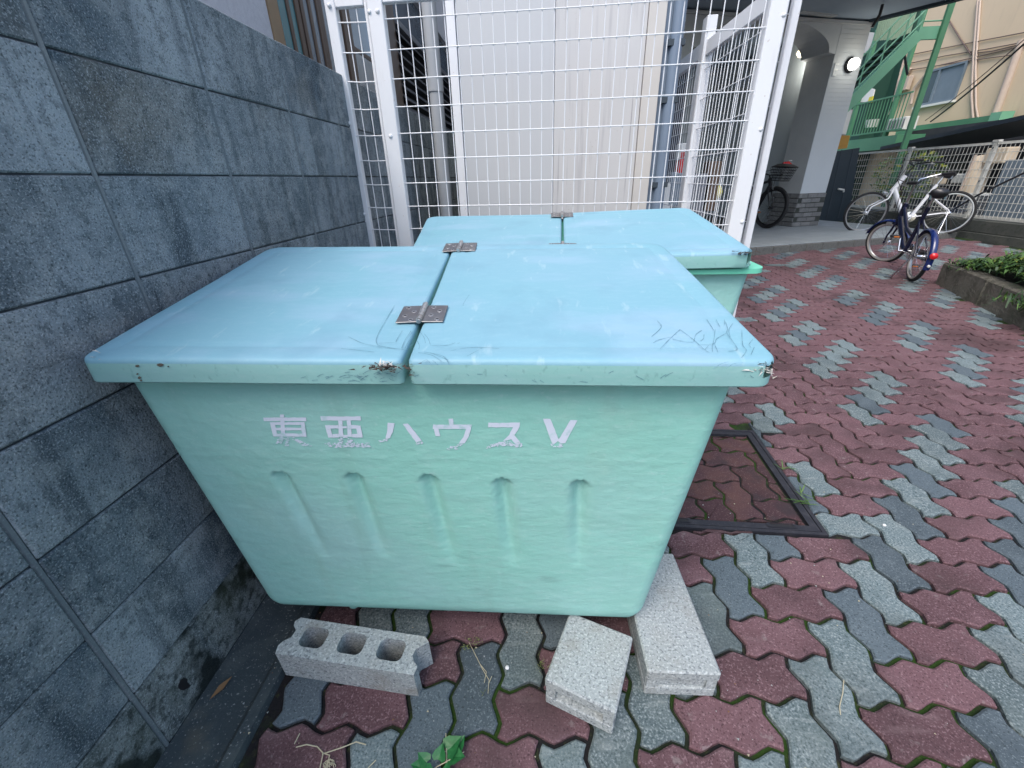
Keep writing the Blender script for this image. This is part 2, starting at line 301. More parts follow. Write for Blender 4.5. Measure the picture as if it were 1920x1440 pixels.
# ------------------------------------------------------------------ ground, gutter, pavement
SLOPE0, SLOPE = 2.5, 0.02
def gz(y): return max(0, y-SLOPE0)*SLOPE
E1 = Vector((.951, .309, 0)); FN = Vector((.309, -.951, 0))      # porch front direction, outward normal
PORCH = Vector((3.9, 6.55, 0))
def inside_paving(x, y):
    if x < .17 or y < .1: return False
    if (Vector((x, y, 0))-PORCH).dot(FN) < 0.0: return False
    if y < 4.85 and (x-4.62) - (y-3.36)*.349 > 0: return False
    if y >= 4.85 and x > 7.7: return False
    if x < 0.25 and y > 6: return False
    return True
g = MB(); g.add([(-300, -300, -.07), (300, -300, -.07), (300, 300, -.07), (-300, 300, -.07)], [(0, 1, 2, 3)])
struct(g.build('ground', M['ground'], fix=False))
g = MB(); n = 12
ys = [-1.5+i*(2.5+1.5)/4 for i in range(5)]+[2.5+(12-2.5)*i/6 for i in range(1, 7)]
for i in range(len(ys)-1):
    a, b = ys[i], ys[i+1]
    g.add([(.15, a, gz(a)-.013), (8, a, gz(a)-.013), (8, b, gz(b)-.013), (.15, b, gz(b)-.013)], [(0, 1, 2, 3)])
pavement = struct(g.build('pavement', M['joint'], fix=False), 'wavy interlocking paving of red and grey pavers with mossy joints')

W_ = .11; GX, GY = 1.199, .519
def unit_edge(a, b, sgn=1):
    """wavy edge from grid corner a to grid corner b (a, b Vectors); same wave for every unit edge"""
    d = b-a; L = d.length; d = d/L; nrm = Vector((-d.y, d.x))
    flip = (d.x+d.y) < 0     # canonical direction is +x or +y
    out = []
    for t, o in ((0, 0), (.12, -.07), (.27, -.115), (.42, -.05), (.58, .05), (.73, .115), (.88, .07)):
        if flip:
            o = -(0 if t == 0 else {.12: .07, .27: .115, .42: .05, .58: -.05, .73: -.115, .88: -.07}[t])
            out.append(a+d*(t*L)+nrm*(-1)*(-o)*L*(-1) if False else a+d*(t*L)+nrm*(0 if t == 0 else WAVE(1-t)*-1)*L)
        else: out.append(a+d*(t*L)+nrm*(0 if t == 0 else WAVE(t))*L)
    return out
def WAVE(t):
    k = [(0, 0), (.12, -.055), (.27, -.098), (.42, -.04), (.58, .04), (.73, .098), (.88, .055), (1, 0)]
    for (a, x), (b, y) in zip(k, k[1:]):
        if a-1e-6 <= t <= b+1e-6: return x+(y-x)*(t-a)/(b-a)
    return 0
def paver_outline(horizontal):
    V = Vector
    c = [V((0, 0)), V((1, 0)), V((2, 0)), V((2, 1)), V((1, 1)), V((0, 1))] if horizontal else [V((0, 0)), V((1, 0)), V((1, 1)), V((1, 2)), V((0, 2)), V((0, 1))]
    out = []
    for i in range(6): out += unit_edge(c[i], c[(i+1) % 6])
    ce = V((1, .5)) if horizontal else V((.5, 1))
    return [(p-ce)*W_ for p in out]
def inset_poly(pts, d):
    n = len(pts); out = []
    for i in range(n):
        a, b, c = pts[i-1], pts[i], pts[(i+1) % n]
        d1 = (b-a); d2 = (c-b)
        if d1.length < 1e-7 or d2.length < 1e-7: out.append(b.copy()); continue
        d1.normalize(); d2.normalize()
        n1 = Vector((-d1.y, d1.x)); n2 = Vector((-d2.y, d2.x)); m = n1+n2
        if m.length < 1e-4: m = n1
        m.normalize(); k = max(.45, m.dot(n1)); out.append(b+m*(d/k))
    return out
def paver_mb(poly, joint=.0050, bev=.0045, h=.03, mb=None, xf=None, mi=0):
    a = inset_poly(poly, joint); b = inset_poly(poly, joint+bev); n = len(a)
    vs = [(p.x, p.y, -h) for p in a]+[(p.x, p.y, -bev*.8) for p in a]+[(p.x, p.y, 0) for p in b]
    if xf: vs = [xf(Vector(v)) for v in vs]
    fs = [(i, (i+1) % n, n+(i+1) % n, n+i) for i in range(n)]+[(n+i, n+(i+1) % n, 2*n+(i+1) % n, 2*n+i) for i in range(n)]+[tuple(range(2*n, 3*n))]
    mb = mb or MB(); return mb.add(vs, fs, mi)
def clip(poly, p0, nrm):      # keep the side nrm points to
    out = []; n = len(poly)
    for i in range(n):
        a, b = poly[i], poly[(i+1) % n]; da = (a-p0).dot(nrm); db = (b-p0).dot(nrm)
        if da >= 0: out.append(a)
        if da*db < 0: out.append(a+(b-a)*(da/(da-db)))
    res = []
    for p in out:
        if not res or (p-res[-1]).length > 1e-4: res.append(p)
    return res
def area(p): return abs(sum(p[i].x*p[(i+1) % len(p)].y-p[(i+1) % len(p)].x*p[i].y for i in range(len(p))))/2 if len(p) > 2 else 0
PMATS = [M['paver_red'], M['paver_grey'], M['paver_dark'], M['paver_brown']]
OUT = {h: paver_outline(h) for h in (True, False)}
PMESH = {(h, k): paver_mb(OUT[h]).mesh('paver', PMATS[k]) for h in (True, False) for k in range(3)}
# manhole: four corners of the outer frame on the ground, counter clockwise from front left
MH = [Vector((1.19, 1.205)), Vector((1.892, 1.172)), Vector((1.938, 1.868)), Vector((1.236, 1.90))]
MHC = sum(MH, Vector((0, 0)))/4
def mh_side(c):   # signed distances outside each side
    r = []
    for i in range(4):
        a, b = MH[i], MH[(i+1) % 4]; d = (b-a).normalized(); r.append((c-a).dot(Vector((d.y, -d.x))))
    return r
def paver_kind(hz, ix, iy):
    rr = random.Random(ix*7919+iy*104729+(3 if hz else 0))
    x, y = GX+ix*W_, GY+iy*W_
    if hz:
        if rr.random() < .015 or (2.0 < x < 2.15 and 1.55 < y < 1.68): return 1
        return 0
    s = (ix-iy-2)//4; run = (iy+s*5+rr.randint(0, 0)) % 9
    if y < 1.4: g_ = rr.random() < .97
    else: g_ = run < 5 if (s % 3 or y < 3) else run < 4
    if not g_: return 0
    return 2 if rr.random() < .36 else 1
cells = []
for iy in range(-6, 70):
    for ix in range(-14, 66):
        k = (ix-iy) % 4
        if k == 0: hz, c = True, Vector((GX+(ix+1)*W_, GY+(iy+.5)*W_))
        elif k == 2: hz, c = False, Vector((GX+(ix+.5)*W_, GY+iy*W_))
        else: continue
        if not inside_paving(c.x, c.y): continue
        q = to_px((c.x, c.y, gz(c.y)))
        if q is None or not (-500 < q[0] < 2700 and 200 < q[1] < 2100): continue
        cells.append(((Vector((c.x, c.y, 0))-CAM).length+(0 if -40 < q[0] < 1960 and q[1] < 1480 else 100), hz, c, paver_kind(hz, ix, iy)))
cells.sort(key=lambda t: t[0])
far = MB(); nth = 0
for dist, hz, c, k in cells:
    sides = mh_side(c); out_d = max(sides)
    if out_d < -.085: continue
    poly = None
    if out_d < .13:
        poly = [p+c for p in OUT[hz]]; i = sides.index(out_d); a, b = MH[i], MH[(i+1) % 4]; d = (b-a).normalized(); nn = Vector((d.y, -d.x))
        if any((p-a).dot(nn) < .003 for p in poly): poly = clip(poly, a+nn*.003, nn)
        else: poly = None
        if poly is not None and area(poly) < .0003: continue
    if c.x < .30:
        poly = poly or [p+c for p in OUT[hz]]; poly = clip(poly, Vector((.185, 0)), Vector((1, -.02)))
        if area(poly) < .0003: continue
    sl = math.atan(SLOPE) if c.y > SLOPE0 else 0
    dz = random.uniform(-.0025, .0025); rx, ry = random.gauss(sl, .007), random.gauss(0, .007)
    if nth < 300:
        nth += 1
        me = PMESH[(hz, k)] if poly is None else paver_mb([p-c for p in poly]).mesh('paver', PMATS[k])
        o = link('paver', me, pavement); o.location = (c.x, c.y, gz(c.y)+dz); o.rotation_euler = (rx, ry, random.gauss(0, .008))
    else:
        R = Matrix.Rotation(sl, 3, 'X'); base = Vector((c.x, c.y, gz(c.y)+dz))
        paver_mb(OUT[hz] if poly is None else [p-c for p in poly], mb=far, xf=lambda v: R @ v + base, mi=k)
fo = link('paver', far.mesh('paver', PMATS), pavement); fo['kind'] = 'stuff'
# gutter strip along the wall
g = MB()
g.add([(0.0, -1.6, .004), (.10, -1.6, -.004), (.135, -1.6, -.004), (.15, -1.6, .010), (.178, -1.6, .010), (.184, -1.6, -.03),
       (0.0, 7, .004), (.10, 7, -.004), (.135, 7, -.004), (.15, 7, .010), (.178, 7, .010), (.184, 7, -.03)], [(i, i+1, i+7, i+6) for i in range(5)])
struct(g.build('gutter', M['gutter']), 'damp dark concrete gutter strip at the foot of the block wall')

# ------------------------------------------------------------------ manhole
mh = thing('manhole_cover', (MHC.x, MHC.y, 0), 'square iron manhole cover filled with brown pavers, beside the front bin', 'manhole cover')
def lerp2(a, b, t): return a+(b-a)*t
def ring_frame(mb, d0, d1, z0, z1):
    A = inset_poly(MH, d0); B = inset_poly(MH, d1)
    for i in range(4):
        j = (i+1) % 4; q = [A[i], A[j], B[j], B[i]]
        mb.add([(p.x, p.y, z1) for p in q]+[(p.x, p.y, z0) for p in q], [(0, 1, 2, 3), (7, 6, 5, 4), (0, 4, 5, 1), (2, 6, 7, 3)])
b = MB(); ring_frame(b, 0, .014, -.03, .004); b.build('outer_frame', M['iron'], mh)
b = MB(); ring_frame(b, .017, .044, -.03, .003); b.build('inner_frame', M['iron'], mh)
A = inset_poly(MH, .042); b = MB(); b.add([(p.x, p.y, -.012) for p in A], [(0, 1, 2, 3)]); b.build('tray', M['joint'], mh)
dF = (MH[1]-MH[0]).normalized(); nF = Vector((-dF.y, dF.x))
for t in (.27, .80):
    c = MH[0]+dF*(.70*t)+nF*.035; b = MB(); pts = []
    for i in range(16):
        a = 2*PI*i/16; pts.append((c+dF*(.042*(1 if math.cos(a) > 0 else -1)+.011*math.cos(a))+nF*.011*math.sin(a)))
    inner = [c+(p-c)*.80 for p in pts]
    b.add([(p.x, p.y, .0065) for p in pts]+[(p.x, p.y, .0065) for p in inner], [(i, (i+1) % 16, 16+(i+1) % 16, 16+i) for i in range(16)]); b.v = [tuple(v) for v in b.v]
    b.build('handle_slot', M['iron'], mh)
    b = MB(); b.add([(p.x, p.y, .0045) for p in inner], [tuple(range(16))]); b.build('slot_hole', M['cable'], mh)
for iy in range(-2, 10):
    for ix in range(-2, 10):
        k = (ix-iy) % 4
        if k == 0: hz, c = True, Vector((ix+1, iy+.5))*W_
        elif k == 2: hz, c = False, Vector((ix+.5, iy))*W_
        else: continue
        ang = -.03; Rm = Matrix.Rotation(ang, 2); c = MH[0]+Vector((.085, .05))+c
        poly = [Rm @ p+c for p in OUT[hz]]
        for i in range(4):
            a, b2 = A[i], A[(i+1) % 4]; d = (b2-a).normalized(); nn = Vector((-d.y, d.x))
            if poly: poly = clip(poly, a+nn*.004, nn)
        if len(poly) < 3 or area(poly) < .0003: continue
        o = link('paver', paver_mb([p-c for p in poly]).mesh('paver', M['paver_brown']), mh); o.location = Vector((c.x, c.y, -.004+random.uniform(-.002, .002)))-origin(mh)

# ------------------------------------------------------------------ block wall
wall = thing('block_wall', (-.06, 1, 0), 'dark grey stained concrete block wall along the left of the bins', 'wall')
b = MB(); b.mm((-.114, -1.6, -.05), (-.0055, 6.4, 1.594)); b.build('mortar', M['mortar_dark'], wall)
bm_ = MB(); bm_.box((0, 0, 0), (.12, .3905, .1962)); blk = bm_.mesh('block', M['block'], bevel=.003); blk0 = bm_.mesh('block', M['block_base'], bevel=.003)
J0 = .4638
for j in range(-5, 16):
    b = MB(); y = J0+.4014*j; b.add([(-.004, y-.0055, .003), (-.0008, y-.003, .003), (-.0008, y+.003, .003), (-.004, y+.0055, .003), (-.004, y-.0055, 1.596), (-.0008, y-.003, 1.596), (-.0008, y+.003, 1.596), (-.004, y+.0055, 1.596)], [(0, 1, 5, 4), (1, 2, 6, 5), (2, 3, 7, 6), (0, 3, 7, 4), (0, 1, 2, 3), (4, 5, 6, 7)]); b.build('upright_joint', M['mortar'], wall)
for j in range(-5, 15):
    for k in range(8):
        o = link('block', blk if k else blk0, wall)
        o.location = Vector((-.06+random.uniform(-.0015, .0015), J0+.4014*(j+.5), .2*k+.1))-origin(wall)
        o.rotation_euler = (0, random.gauss(0, .002), random.gauss(0, .002))

# ------------------------------------------------------------------ fibreglass bins
def rounded(w0, w1, d0, d1, r, nc, nx, nd):
    """rounded rectangle outline, ccw from front-left; returns list of (x, y, side)"""
    out = []
    def side(ax, ay, bx, by, n, s):
        for i in range(n): out.append((ax+(bx-ax)*i/n, ay+(by-ay)*i/n, s))
    def corner(cx, cy, a0):
        for i in range(nc): a = a0+PI/2*i/nc; out.append((cx+r*math.cos(a), cy+r*math.sin(a), 'c'))
    side(w0+r, d0, w1-r, d0, nx, 'f'); corner(w1-r, d0+r, -PI/2); side(w1, d0+r, w1, d1-r, nd, 'r'); corner(w1-r, d1-r, 0)
    side(w1-r, d1, w0+r, d1, nd, 'b'); corner(w0+r, d1-r, PI/2); side(w0, d1-r, w0, d0+r, nd, 'l'); corner(w0+r, d0+r, PI)
    return out
def bin_body(root, zb, zt, bot, top, flutes, nx, dense, mat_, name='body'):
    """bot / top = (xl, xr, yf, yb) at heights zb and zt"""
    rings = []; R0 = .045
    zs = [(zb, R0*.9), (zb+.006, R0*.45), (zb+.016, R0*.2), (zb+.03, R0*.06), (zb+.045, 0)]
    n = 150 if dense else 14
    zs += [(zb+.045+(zt-zb-.045)*i/n, 0) for i in range(1, n+1)]
    mb = MB(); cnt = None
    for z, ins in zs:
        t = (z-zb)/(zt-zb); q = [bot[i]+(top[i]-bot[i])*t for i in range(4)]
        ol = rounded(q[0]+ins, q[1]-ins, q[2]+ins*.6, q[3]-ins, max(.012, .042-.012*t-ins*.3), 6, nx, 10)
        cnt = len(ol); vs = []
        for x, y, s in ol:
            if s == 'f' and flutes:
                for (xt, ztp, xb, zbt, w) in flutes:
                    if zbt-.02 < z < ztp+.012:
                        tt = (ztp-z)/(ztp-zbt); xc = xt+(xb-xt)*tt; dx = (x-xc)/(w*(1+.25*tt))
                        if abs(dx) < 1.3:
                            sh = math.exp(-(dx*1.35)**2*1.3)
                            arch = ztp - .012*min(1, dx*dx)
                            prof = max(0, min(1, (arch-z)/.006))*max(0, 1-max(0, tt))**.8
                            y += .021*sh*prof
                z_seam = .655
                y += -.0005*math.exp(-((z-z_seam)/.006)**2)
            vs.append((x, y, z))
        rings.append(vs)
    for r in rings: mb.v += r
    k = len(rings)
    for i in range(k-1):
        for j in range(cnt): mb.f.append((i*cnt+j, i*cnt+(j+1) % cnt, (i+1)*cnt+(j+1) % cnt, (i+1)*cnt+j))
    mb.f.append(tuple(range(cnt-1, -1, -1))); mb.mi = [0]*len(mb.f)
    # inner wall so that the open top reads as a shell
    t = rings[-1]; cx = sum(v[0] for v in t)/cnt; cy = sum(v[1] for v in t)/cnt
    inn = [(cx+(x-cx)*.985, cy+(y-cy)*.975, z) for x, y, z in t]
    lo = rings[int(k*.84)]; inb = [(cx+(x-cx)*.975, cy+(y-cy)*.94, z) for x, y, z in lo]
    o = len(mb.v); mb.v += inn+inb; base = (k-1)*cnt
    for j in range(cnt):
        j2 = (j+1) % cnt; mb.f.append((base+j, base+j2, o+j2, o+j)); mb.mi.append(0)
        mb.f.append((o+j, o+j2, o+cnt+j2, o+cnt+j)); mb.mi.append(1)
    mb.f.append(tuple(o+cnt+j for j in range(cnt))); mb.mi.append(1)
    return mb.build(name, [mat_, M['inside']], root, smooth=True, fix=False)
def lid_leaf(root, C, zfun, rad, holes=(), name='lid', hinge_left=False, flange=.048, wob=0):
    """C = corner points (front-left, front-right, back-right, back-left) in plan; rad = corner radii in that order"""
    FL, FR, BR, BL = [Vector(c) for c in C]; Wd = ((FR-FL).length+(BR-BL).length)/2; Dp = ((BL-FL).length+(BR-FR).length)/2
    def P(u, v):
        a = FL+(FR-FL)*(u/Wd); b = BL+(BR-BL)*(u/Wd); return a+(b-a)*(v/Dp)
    N = 8
    def ring(ins, dz):
        out = []; cs = [(0, 0, PI), (Wd, 0, -PI/2), (Wd, Dp, 0), (0, Dp, PI/2)]
        prevpt = None
        for i, (cx, cy, a0) in enumerate(cs):
            r = max(rad[i]-ins, .0015); sx = 1 if cx == 0 else -1; sy = 1 if cy == 0 else -1
            ox, oy = cx+sx*(ins+r), cy+sy*(ins+r)
            for q in range(N+1):
                a = a0+PI/2*q/N; out.append((ox+r*math.cos(a), oy+r*math.sin(a)))
            # subdivide the straight run to the next corner
            j = (i+1) % 4; cx2, cy2, a2 = cs[j]; r2 = max(rad[j]-ins, .0015); sx2 = 1 if cx2 == 0 else -1; sy2 = 1 if cy2 == 0 else -1
            e = out[-1]; s_ = (cx2+sx2*(ins+r2)+r2*math.cos(a2), cy2+sy2*(ins+r2)+r2*math.sin(a2))
            for q in range(1, 24): out.append((e[0]+(s_[0]-e[0])*q/24, e[1]+(s_[1]-e[1])*q/24))
        vs = []
        for u, v in out:
            p = P(u, v); w = wob*(math.sin(u*9+1)*.5+math.sin(v*13+u*5)*.5) if wob else 0
            vs.append(Vector((p.x, p.y, zfun(p.x, p.y)+dz+w)))
        return vs
    prof = [(.010, -.006), (.010, -flange+.002), (.007, -flange), (.002, -flange), (0, -flange+.003), (0, -.030), (0, -.009), (.0012, -.0048), (.0032, -.0022), (.0062, -.0006), (.012, 0), (.036, .0002), (.044, -.0012), (.050, -.0014), (.060, .0003), (.07, .0006)]
    rings = [ring(*p) for p in prof]; n = len(rings[0]); mb = MB()
    for r in rings: mb.v += [tuple(v) for v in r]
    k = len(rings)
    for i in range(k-1):
        for j in range(n):
            f = (i*n+j, i*n+(j+1) % n, (i+1)*n+(j+1) % n, (i+1)*n+j)
            c = sum((Vector(mb.v[q]) for q in f), Vector())/4
            if any((c-Vector(h[:3])).length < h[3]*(1+.25*math.sin(7*i+3*j)) for h in holes): continue
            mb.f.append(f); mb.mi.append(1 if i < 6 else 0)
    mb.f.append(tuple((k-1)*n+j for j in range(n))); mb.f.append(tuple(range(n-1, -1, -1))); mb.mi += [0, 0]
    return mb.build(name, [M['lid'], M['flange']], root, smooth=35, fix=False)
def frame_at(p, ydir, zfun):
    e = .01; nx = (zfun(p[0]+e, p[1])-zfun(p[0]-e, p[1]))/(2*e); ny = (zfun(p[0], p[1]+e)-zfun(p[0], p[1]-e))/(2*e)
    nrm = Vector((-nx, -ny, 1)).normalized(); y = Vector((ydir[0], ydir[1], ydir[0]*nx+ydir[1]*ny)).normalized(); x = y.cross(nrm).normalized()
    return Matrix((x, y, nrm)).transposed().to_4x4(), Vector((p[0], p[1], zfun(*p)))
def hinge(root, p, ydir, zfun, L=.076, hw=.047, tilt=0.05):
    R, o = frame_at(p, ydir, zfun); R = R.to_3x3()
    X = lambda x, y, z: o+R @ Vector((x, y, z))
    b = MB(); b.tube([X(0, -L/2-.004, .007), X(0, -L/2, .0075)], .0045, 10)
    for i in range(5):
        a = -L/2+L*i/5; b.tube([X(0, a+.0008, .0075), X(0, a+L/5-.0008, .0075)], .0062, 12)
    b.tube([X(0, L/2, .0075), X(0, L/2+.005, .0075)], .0045, 10)
    h = b.build('hinge', M['barrel'], root, smooth=True)
    for s in (-1, 1):
        b = MB(); b.prism([X(s*.003, -L/2, .0035), X(s*hw, -L/2, .0025), X(s*hw, L/2, .0025), X(s*.003, L/2, .0035)], R @ Vector((0, 0, .0024)))
        b.build('hinge_plate', M['steel'], h, bevel=.0006)
        for i in range(4):
            px, py = s*hw*(.72 if i % 2 == (0 if s > 0 else 1) else .40), -L/2+L*(.13+.245*i)
            b = MB(); c = X(px, py, .0045); ax = R @ Vector((0, 0, 1))
            b.torus(c+ax*.0006, ax, .0042, .0011, 14, 6, mi=1); b.lathe(c, ax, [(.0040, -.001), (.0040, .0010), (.0024, .0020), (.0001, .0021)], 12)
            b.build('screw', [M['screw'], M['barrel']], h, smooth=True)
    return h
def ribbons(root, name, polys, width, mat_, zfun=None, lift=.0012, frontal=None):
    b = MB()
    for pts in polys:
        P0_ = [Vector(p) for p in pts]; P3 = []
        for i in range(len(P0_)-1):
            p0, p1, p2, p3 = P0_[max(i-1, 0)], P0_[i], P0_[i+1], P0_[min(i+2, len(P0_)-1)]
            for q in range(4):
                t = q/4; P3.append(.5*((2*p1)+(p2-p0)*t+(2*p0-5*p1+4*p2-p3)*t*t+(3*p1-p0-3*p2+p3)*t**3))
        P3.append(P0_[-1])
        for i in range(len(P3)-1):
            a, c = P3[i], P3[i+1]; d = c-a
            if d.length < 1e-5: continue
            nrm = Vector(frontal) if frontal else Vector((0, -.15, 1)).normalized()
            s = d.cross(nrm).normalized()*width*random.uniform(.3, .65)
            b.add([a-s+nrm*lift, a+s+nrm*lift, c+s*.8+nrm*lift, c-s*.8+nrm*lift], [(0, 1, 2, 3)])
    o = b.build(name, mat_, root, fix=False); o['kind'] = 'stuff'; return o
def shards(root, name, center, spread, n, mat_, size, seed, axis=(1, 0, 0), flat=(0, -.4, .9)):
    rr = random.Random(seed); b = MB(); ax = Vector(axis)
    for _ in range(n):
        c = Vector(center)+Vector((rr.gauss(0, spread[0]), rr.gauss(0, spread[1]), rr.gauss(0, spread[2])))
        d = (ax*rr.choice((-1, 1))+Vector((rr.gauss(0, .5), rr.gauss(0, .5), rr.gauss(0, .35)))).normalized()
        L = size*rr.uniform(.4, 1.3); w = L*rr.uniform(.08, .22); s = d.cross(Vector(flat)).normalized(); nn = d.cross(s)
        b.add([c-s*w, c+s*w, c+d*L+nn*rr.uniform(-.3, .3)*L, c+nn*w*.6], [(0, 1, 2), (0, 2, 3), (1, 3, 2), (0, 3, 1)])
    o = b.build(name, mat_, root); o['kind'] = 'stuff'; return o

# front bin
bin1 = thing('trash_bin', (.64, .98, .1), 'front turquoise fibreglass rubbish bin with white lettering, raised on concrete blocks', 'trash bin', 'fibreglass rubbish bins with hinged lids')
def lz1(x, y): return .8995-(x-.64)*.004+(y-.648)*.1535
FRONT0, FRONTN = Vector((0, .69, .835)), Vector((0, -1, -.0748)).normalized()
def on_front(u, v): return on_plane(u, v, FRONT0, FRONTN)
fl = []
for (u0, v0, u1, v1) in ((520, 884, 612, 1045), (660, 887, 722, 1045), (801, 890, 852, 1060), (940, 897, 962, 1062), (1087, 901, 1084, 1062)):
    a, c = on_front(u0, v0), on_front(u1, v1); fl.append((a.x, a.z, c.x, c.z, .021))
bin_body(bin1, .10, .862, (.100, 1.139, .745, 1.215), (.056, 1.214, .688, 1.268), fl, 250, True, M['body'])
HXF, HXB = .634, .604
b1c = (.034, 1.252, 1.212, .034)     # x: FL FR BR BL
YF, YB = .648, 1.302
hole_c = Vector((1.236, YF+.010, lz1(1.236, YF)-.018))
lid_leaf(bin1, [(b1c[0], YF), (HXF-.008, YF), (HXB-.002, YB), (b1c[3], YB)], lz1, (.022, .012, .004, .045), wob=.0012)
lid_leaf(bin1, [(HXF+.003, YF), (b1c[1], YF), (b1c[2], YB), (HXB+.002, YB)], lz1, (.010, .030, .055, .004), wob=.0012,
         holes=[(hole_c.x-.002, hole_c.y, hole_c.z-.002, .0145)])
def lid1(u, v):
    n = Vector((.004, -.1535, 1)); return on_plane(u, v, (.64, .648, .8995), n)
hd = (HXB-HXF, YB-YF)
hinge(bin1, lid1(793, 592)[:2], hd, lz1); hinge(bin1, lid1(863, 466)[:2], hd, lz1)
# hairline cracks, traced from the photograph onto the lid
def zp(ox, oy, sc, pts): return [(ox+x/sc, oy+y/sc) for x, y in pts]
CR = []
for pts in ([(1080, 600), (1020, 700), (990, 850), (970, 930), (935, 1010)], [(1030, 690), (1070, 820), (1098, 910), (1060, 970), (980, 1015)], [(990, 870), (1035, 945), (990, 990), (900, 1025), (750, 1030)],
            [(450, 690), (350, 860), (300, 960), (300, 1010), (340, 1035), (560, 1070)], [(60, 955), (180, 1010), (300, 1035), (460, 1060)], [(320, 1010), (450, 1003)], [(700, 930), (735, 975), (752, 1025)],
            [(665, 915), (700, 965), (710, 1010)], [(640, 990), (660, 1030), (655, 1060)], [(515, 905), (480, 960), (460, 1000)], [(590, 905), (540, 980), (510, 1050)], [(610, 950), (560, 1010), (540, 1050)], [(620, 1000), (580, 1040)],
            [(920, 1075), (1060, 1050), (1190, 1045), (1330, 1055)], [(0, 1055), (150, 1070), (280, 1085)], [(700, 1085), (860, 1120), (910, 1190)], [(750, 1090), (900, 1150)], [(680, 1170), (720, 1150), (760, 1190)], [(770, 1155), (820, 1195)],
            [(1060, 1120), (1190, 1050)], [(650, 1090), (760, 1110), (850, 1165)], [(510, 1050), (620, 1060)]):
    CR.append([lid1(*q) for q in zp(640, 420, 4.5, pts)])
for pts in ([(1020, 20), (1050, 110), (1040, 160), (1110, 260), (1165, 360), (1060, 380)], [(1110, 50), (1065, 120), (1080, 210)], [(1220, 130), (1230, 300), (1275, 370), (1215, 460)], [(1350, 240), (1305, 300), (1330, 335)],
            [(480, 120), (380, 210), (240, 350)], [(480, 120), (650, 250), (770, 360), (830, 395)], [(740, 130), (670, 180), (645, 265)], [(765, 180), (760, 230), (720, 260)], [(900, 120), (885, 240), (865, 330), (870, 390)],
            [(1030, 165), (920, 230), (880, 290), (690, 300)], [(820, 310), (780, 360)], [(895, 300), (935, 395)], [(800, 0), (860, 90), (880, 130)], [(910, 0), (960, 90)], [(1010, 0), (1012, 60)], [(240, 60), (250, 100), (140, 205)],
            [(370, 210), (220, 245), (160, 280)], [(390, 235), (560, 270), (640, 270)], [(880, 590), (990, 525), (1060, 510)], [(1030, 590), (1130, 530), (1240, 520)], [(1370, 330), (1330, 420)], [(205, 15), (260, 70)]):
    CR.append([lid1(*q) for q in zp(1200, 600, 6.4, pts)])
ribbons(bin1, 'crack', CR, .0008, M['crack'])
# scrapes and grain on the front flange
FC = []
def flng(u, v): return on_plane(u, v, (0, YF-.0003, 0), (0, 1, 0))
rr = random.Random(5)
for k in range(46):
    u = rr.choice([rr.gauss(700, 35), rr.uniform(780, 1420), rr.uniform(560, 740)]); v = rr.uniform(698, 715); L = rr.uniform(4, 16); sl = rr.uniform(-1.4, 1.4)
    FC.append([flng(u, v), flng(u+L*.5, v+sl*L*.3), flng(u+L, max(694, min(718, v+sl*L*.5)))])
ribbons(bin1, 'scratch', FC, .0009, M['crack'], frontal=(0, -1, 0), lift=.0008)
for (u, v, w, h, m_) in ((258, 686, 8, 4, 'rust'), (301, 684, 12, 6, 'rust'), (316, 687, 3, 2, 'dark_splinter'), (262, 708, 6, 5, 'rust'), (258, 701, 4, 3, 'rust'), (265, 713, 4, 3, 'rust')):
    b = MB(); pts = [flng(u+w/2*math.cos(a)*random.uniform(.7, 1.1), v+h/2*math.sin(a)) for a in [2*PI*i/10 for i in range(10)]]
    b.prism([p+Vector((0, -.0012, 0)) for p in pts], (0, .001, 0)); b.build('paint_chip', M[m_], bin1)
c = lid1(722, 684); shards(bin1, 'broken_edge', c+Vector((0, 0, -.004)), (.020, .004, .003), 70, M['dark_splinter'], .012, 3)
shards(bin1, 'broken_edge', c+Vector((0, .002, -.002)), (.010, .004, .003), 14, M['white_splinter'], .012, 4)
c = flng(764, 690); shards(bin1, 'broken_edge', c+Vector((.004, 0, .002)), (.006, .002, .005), 16, M['dark_splinter'], .008, 6)
shards(bin1, 'broken_edge', hole_c+Vector((-.020, -.009, .005)), (.008, .002, .004), 30, M['white_splinter'], .013, 8)
shards(bin1, 'broken_edge', hole_c+Vector((-.010, -.006, .012)), (.008, .003, .002), 12, M['dark_splinter'], .008, 9)
shards(bin1, 'broken_edge', hole_c+Vector((.010, -.002, -.004)), (.002, .002, .008), 8, M['white_splinter'], .011, 10, axis=(0, 0, 1))
c = flng(172, 672); shards(bin1, 'broken_edge', c+Vector((.003, .004, .002)), (.004, .004, .008), 14, M['white_splinter'], .008, 12)
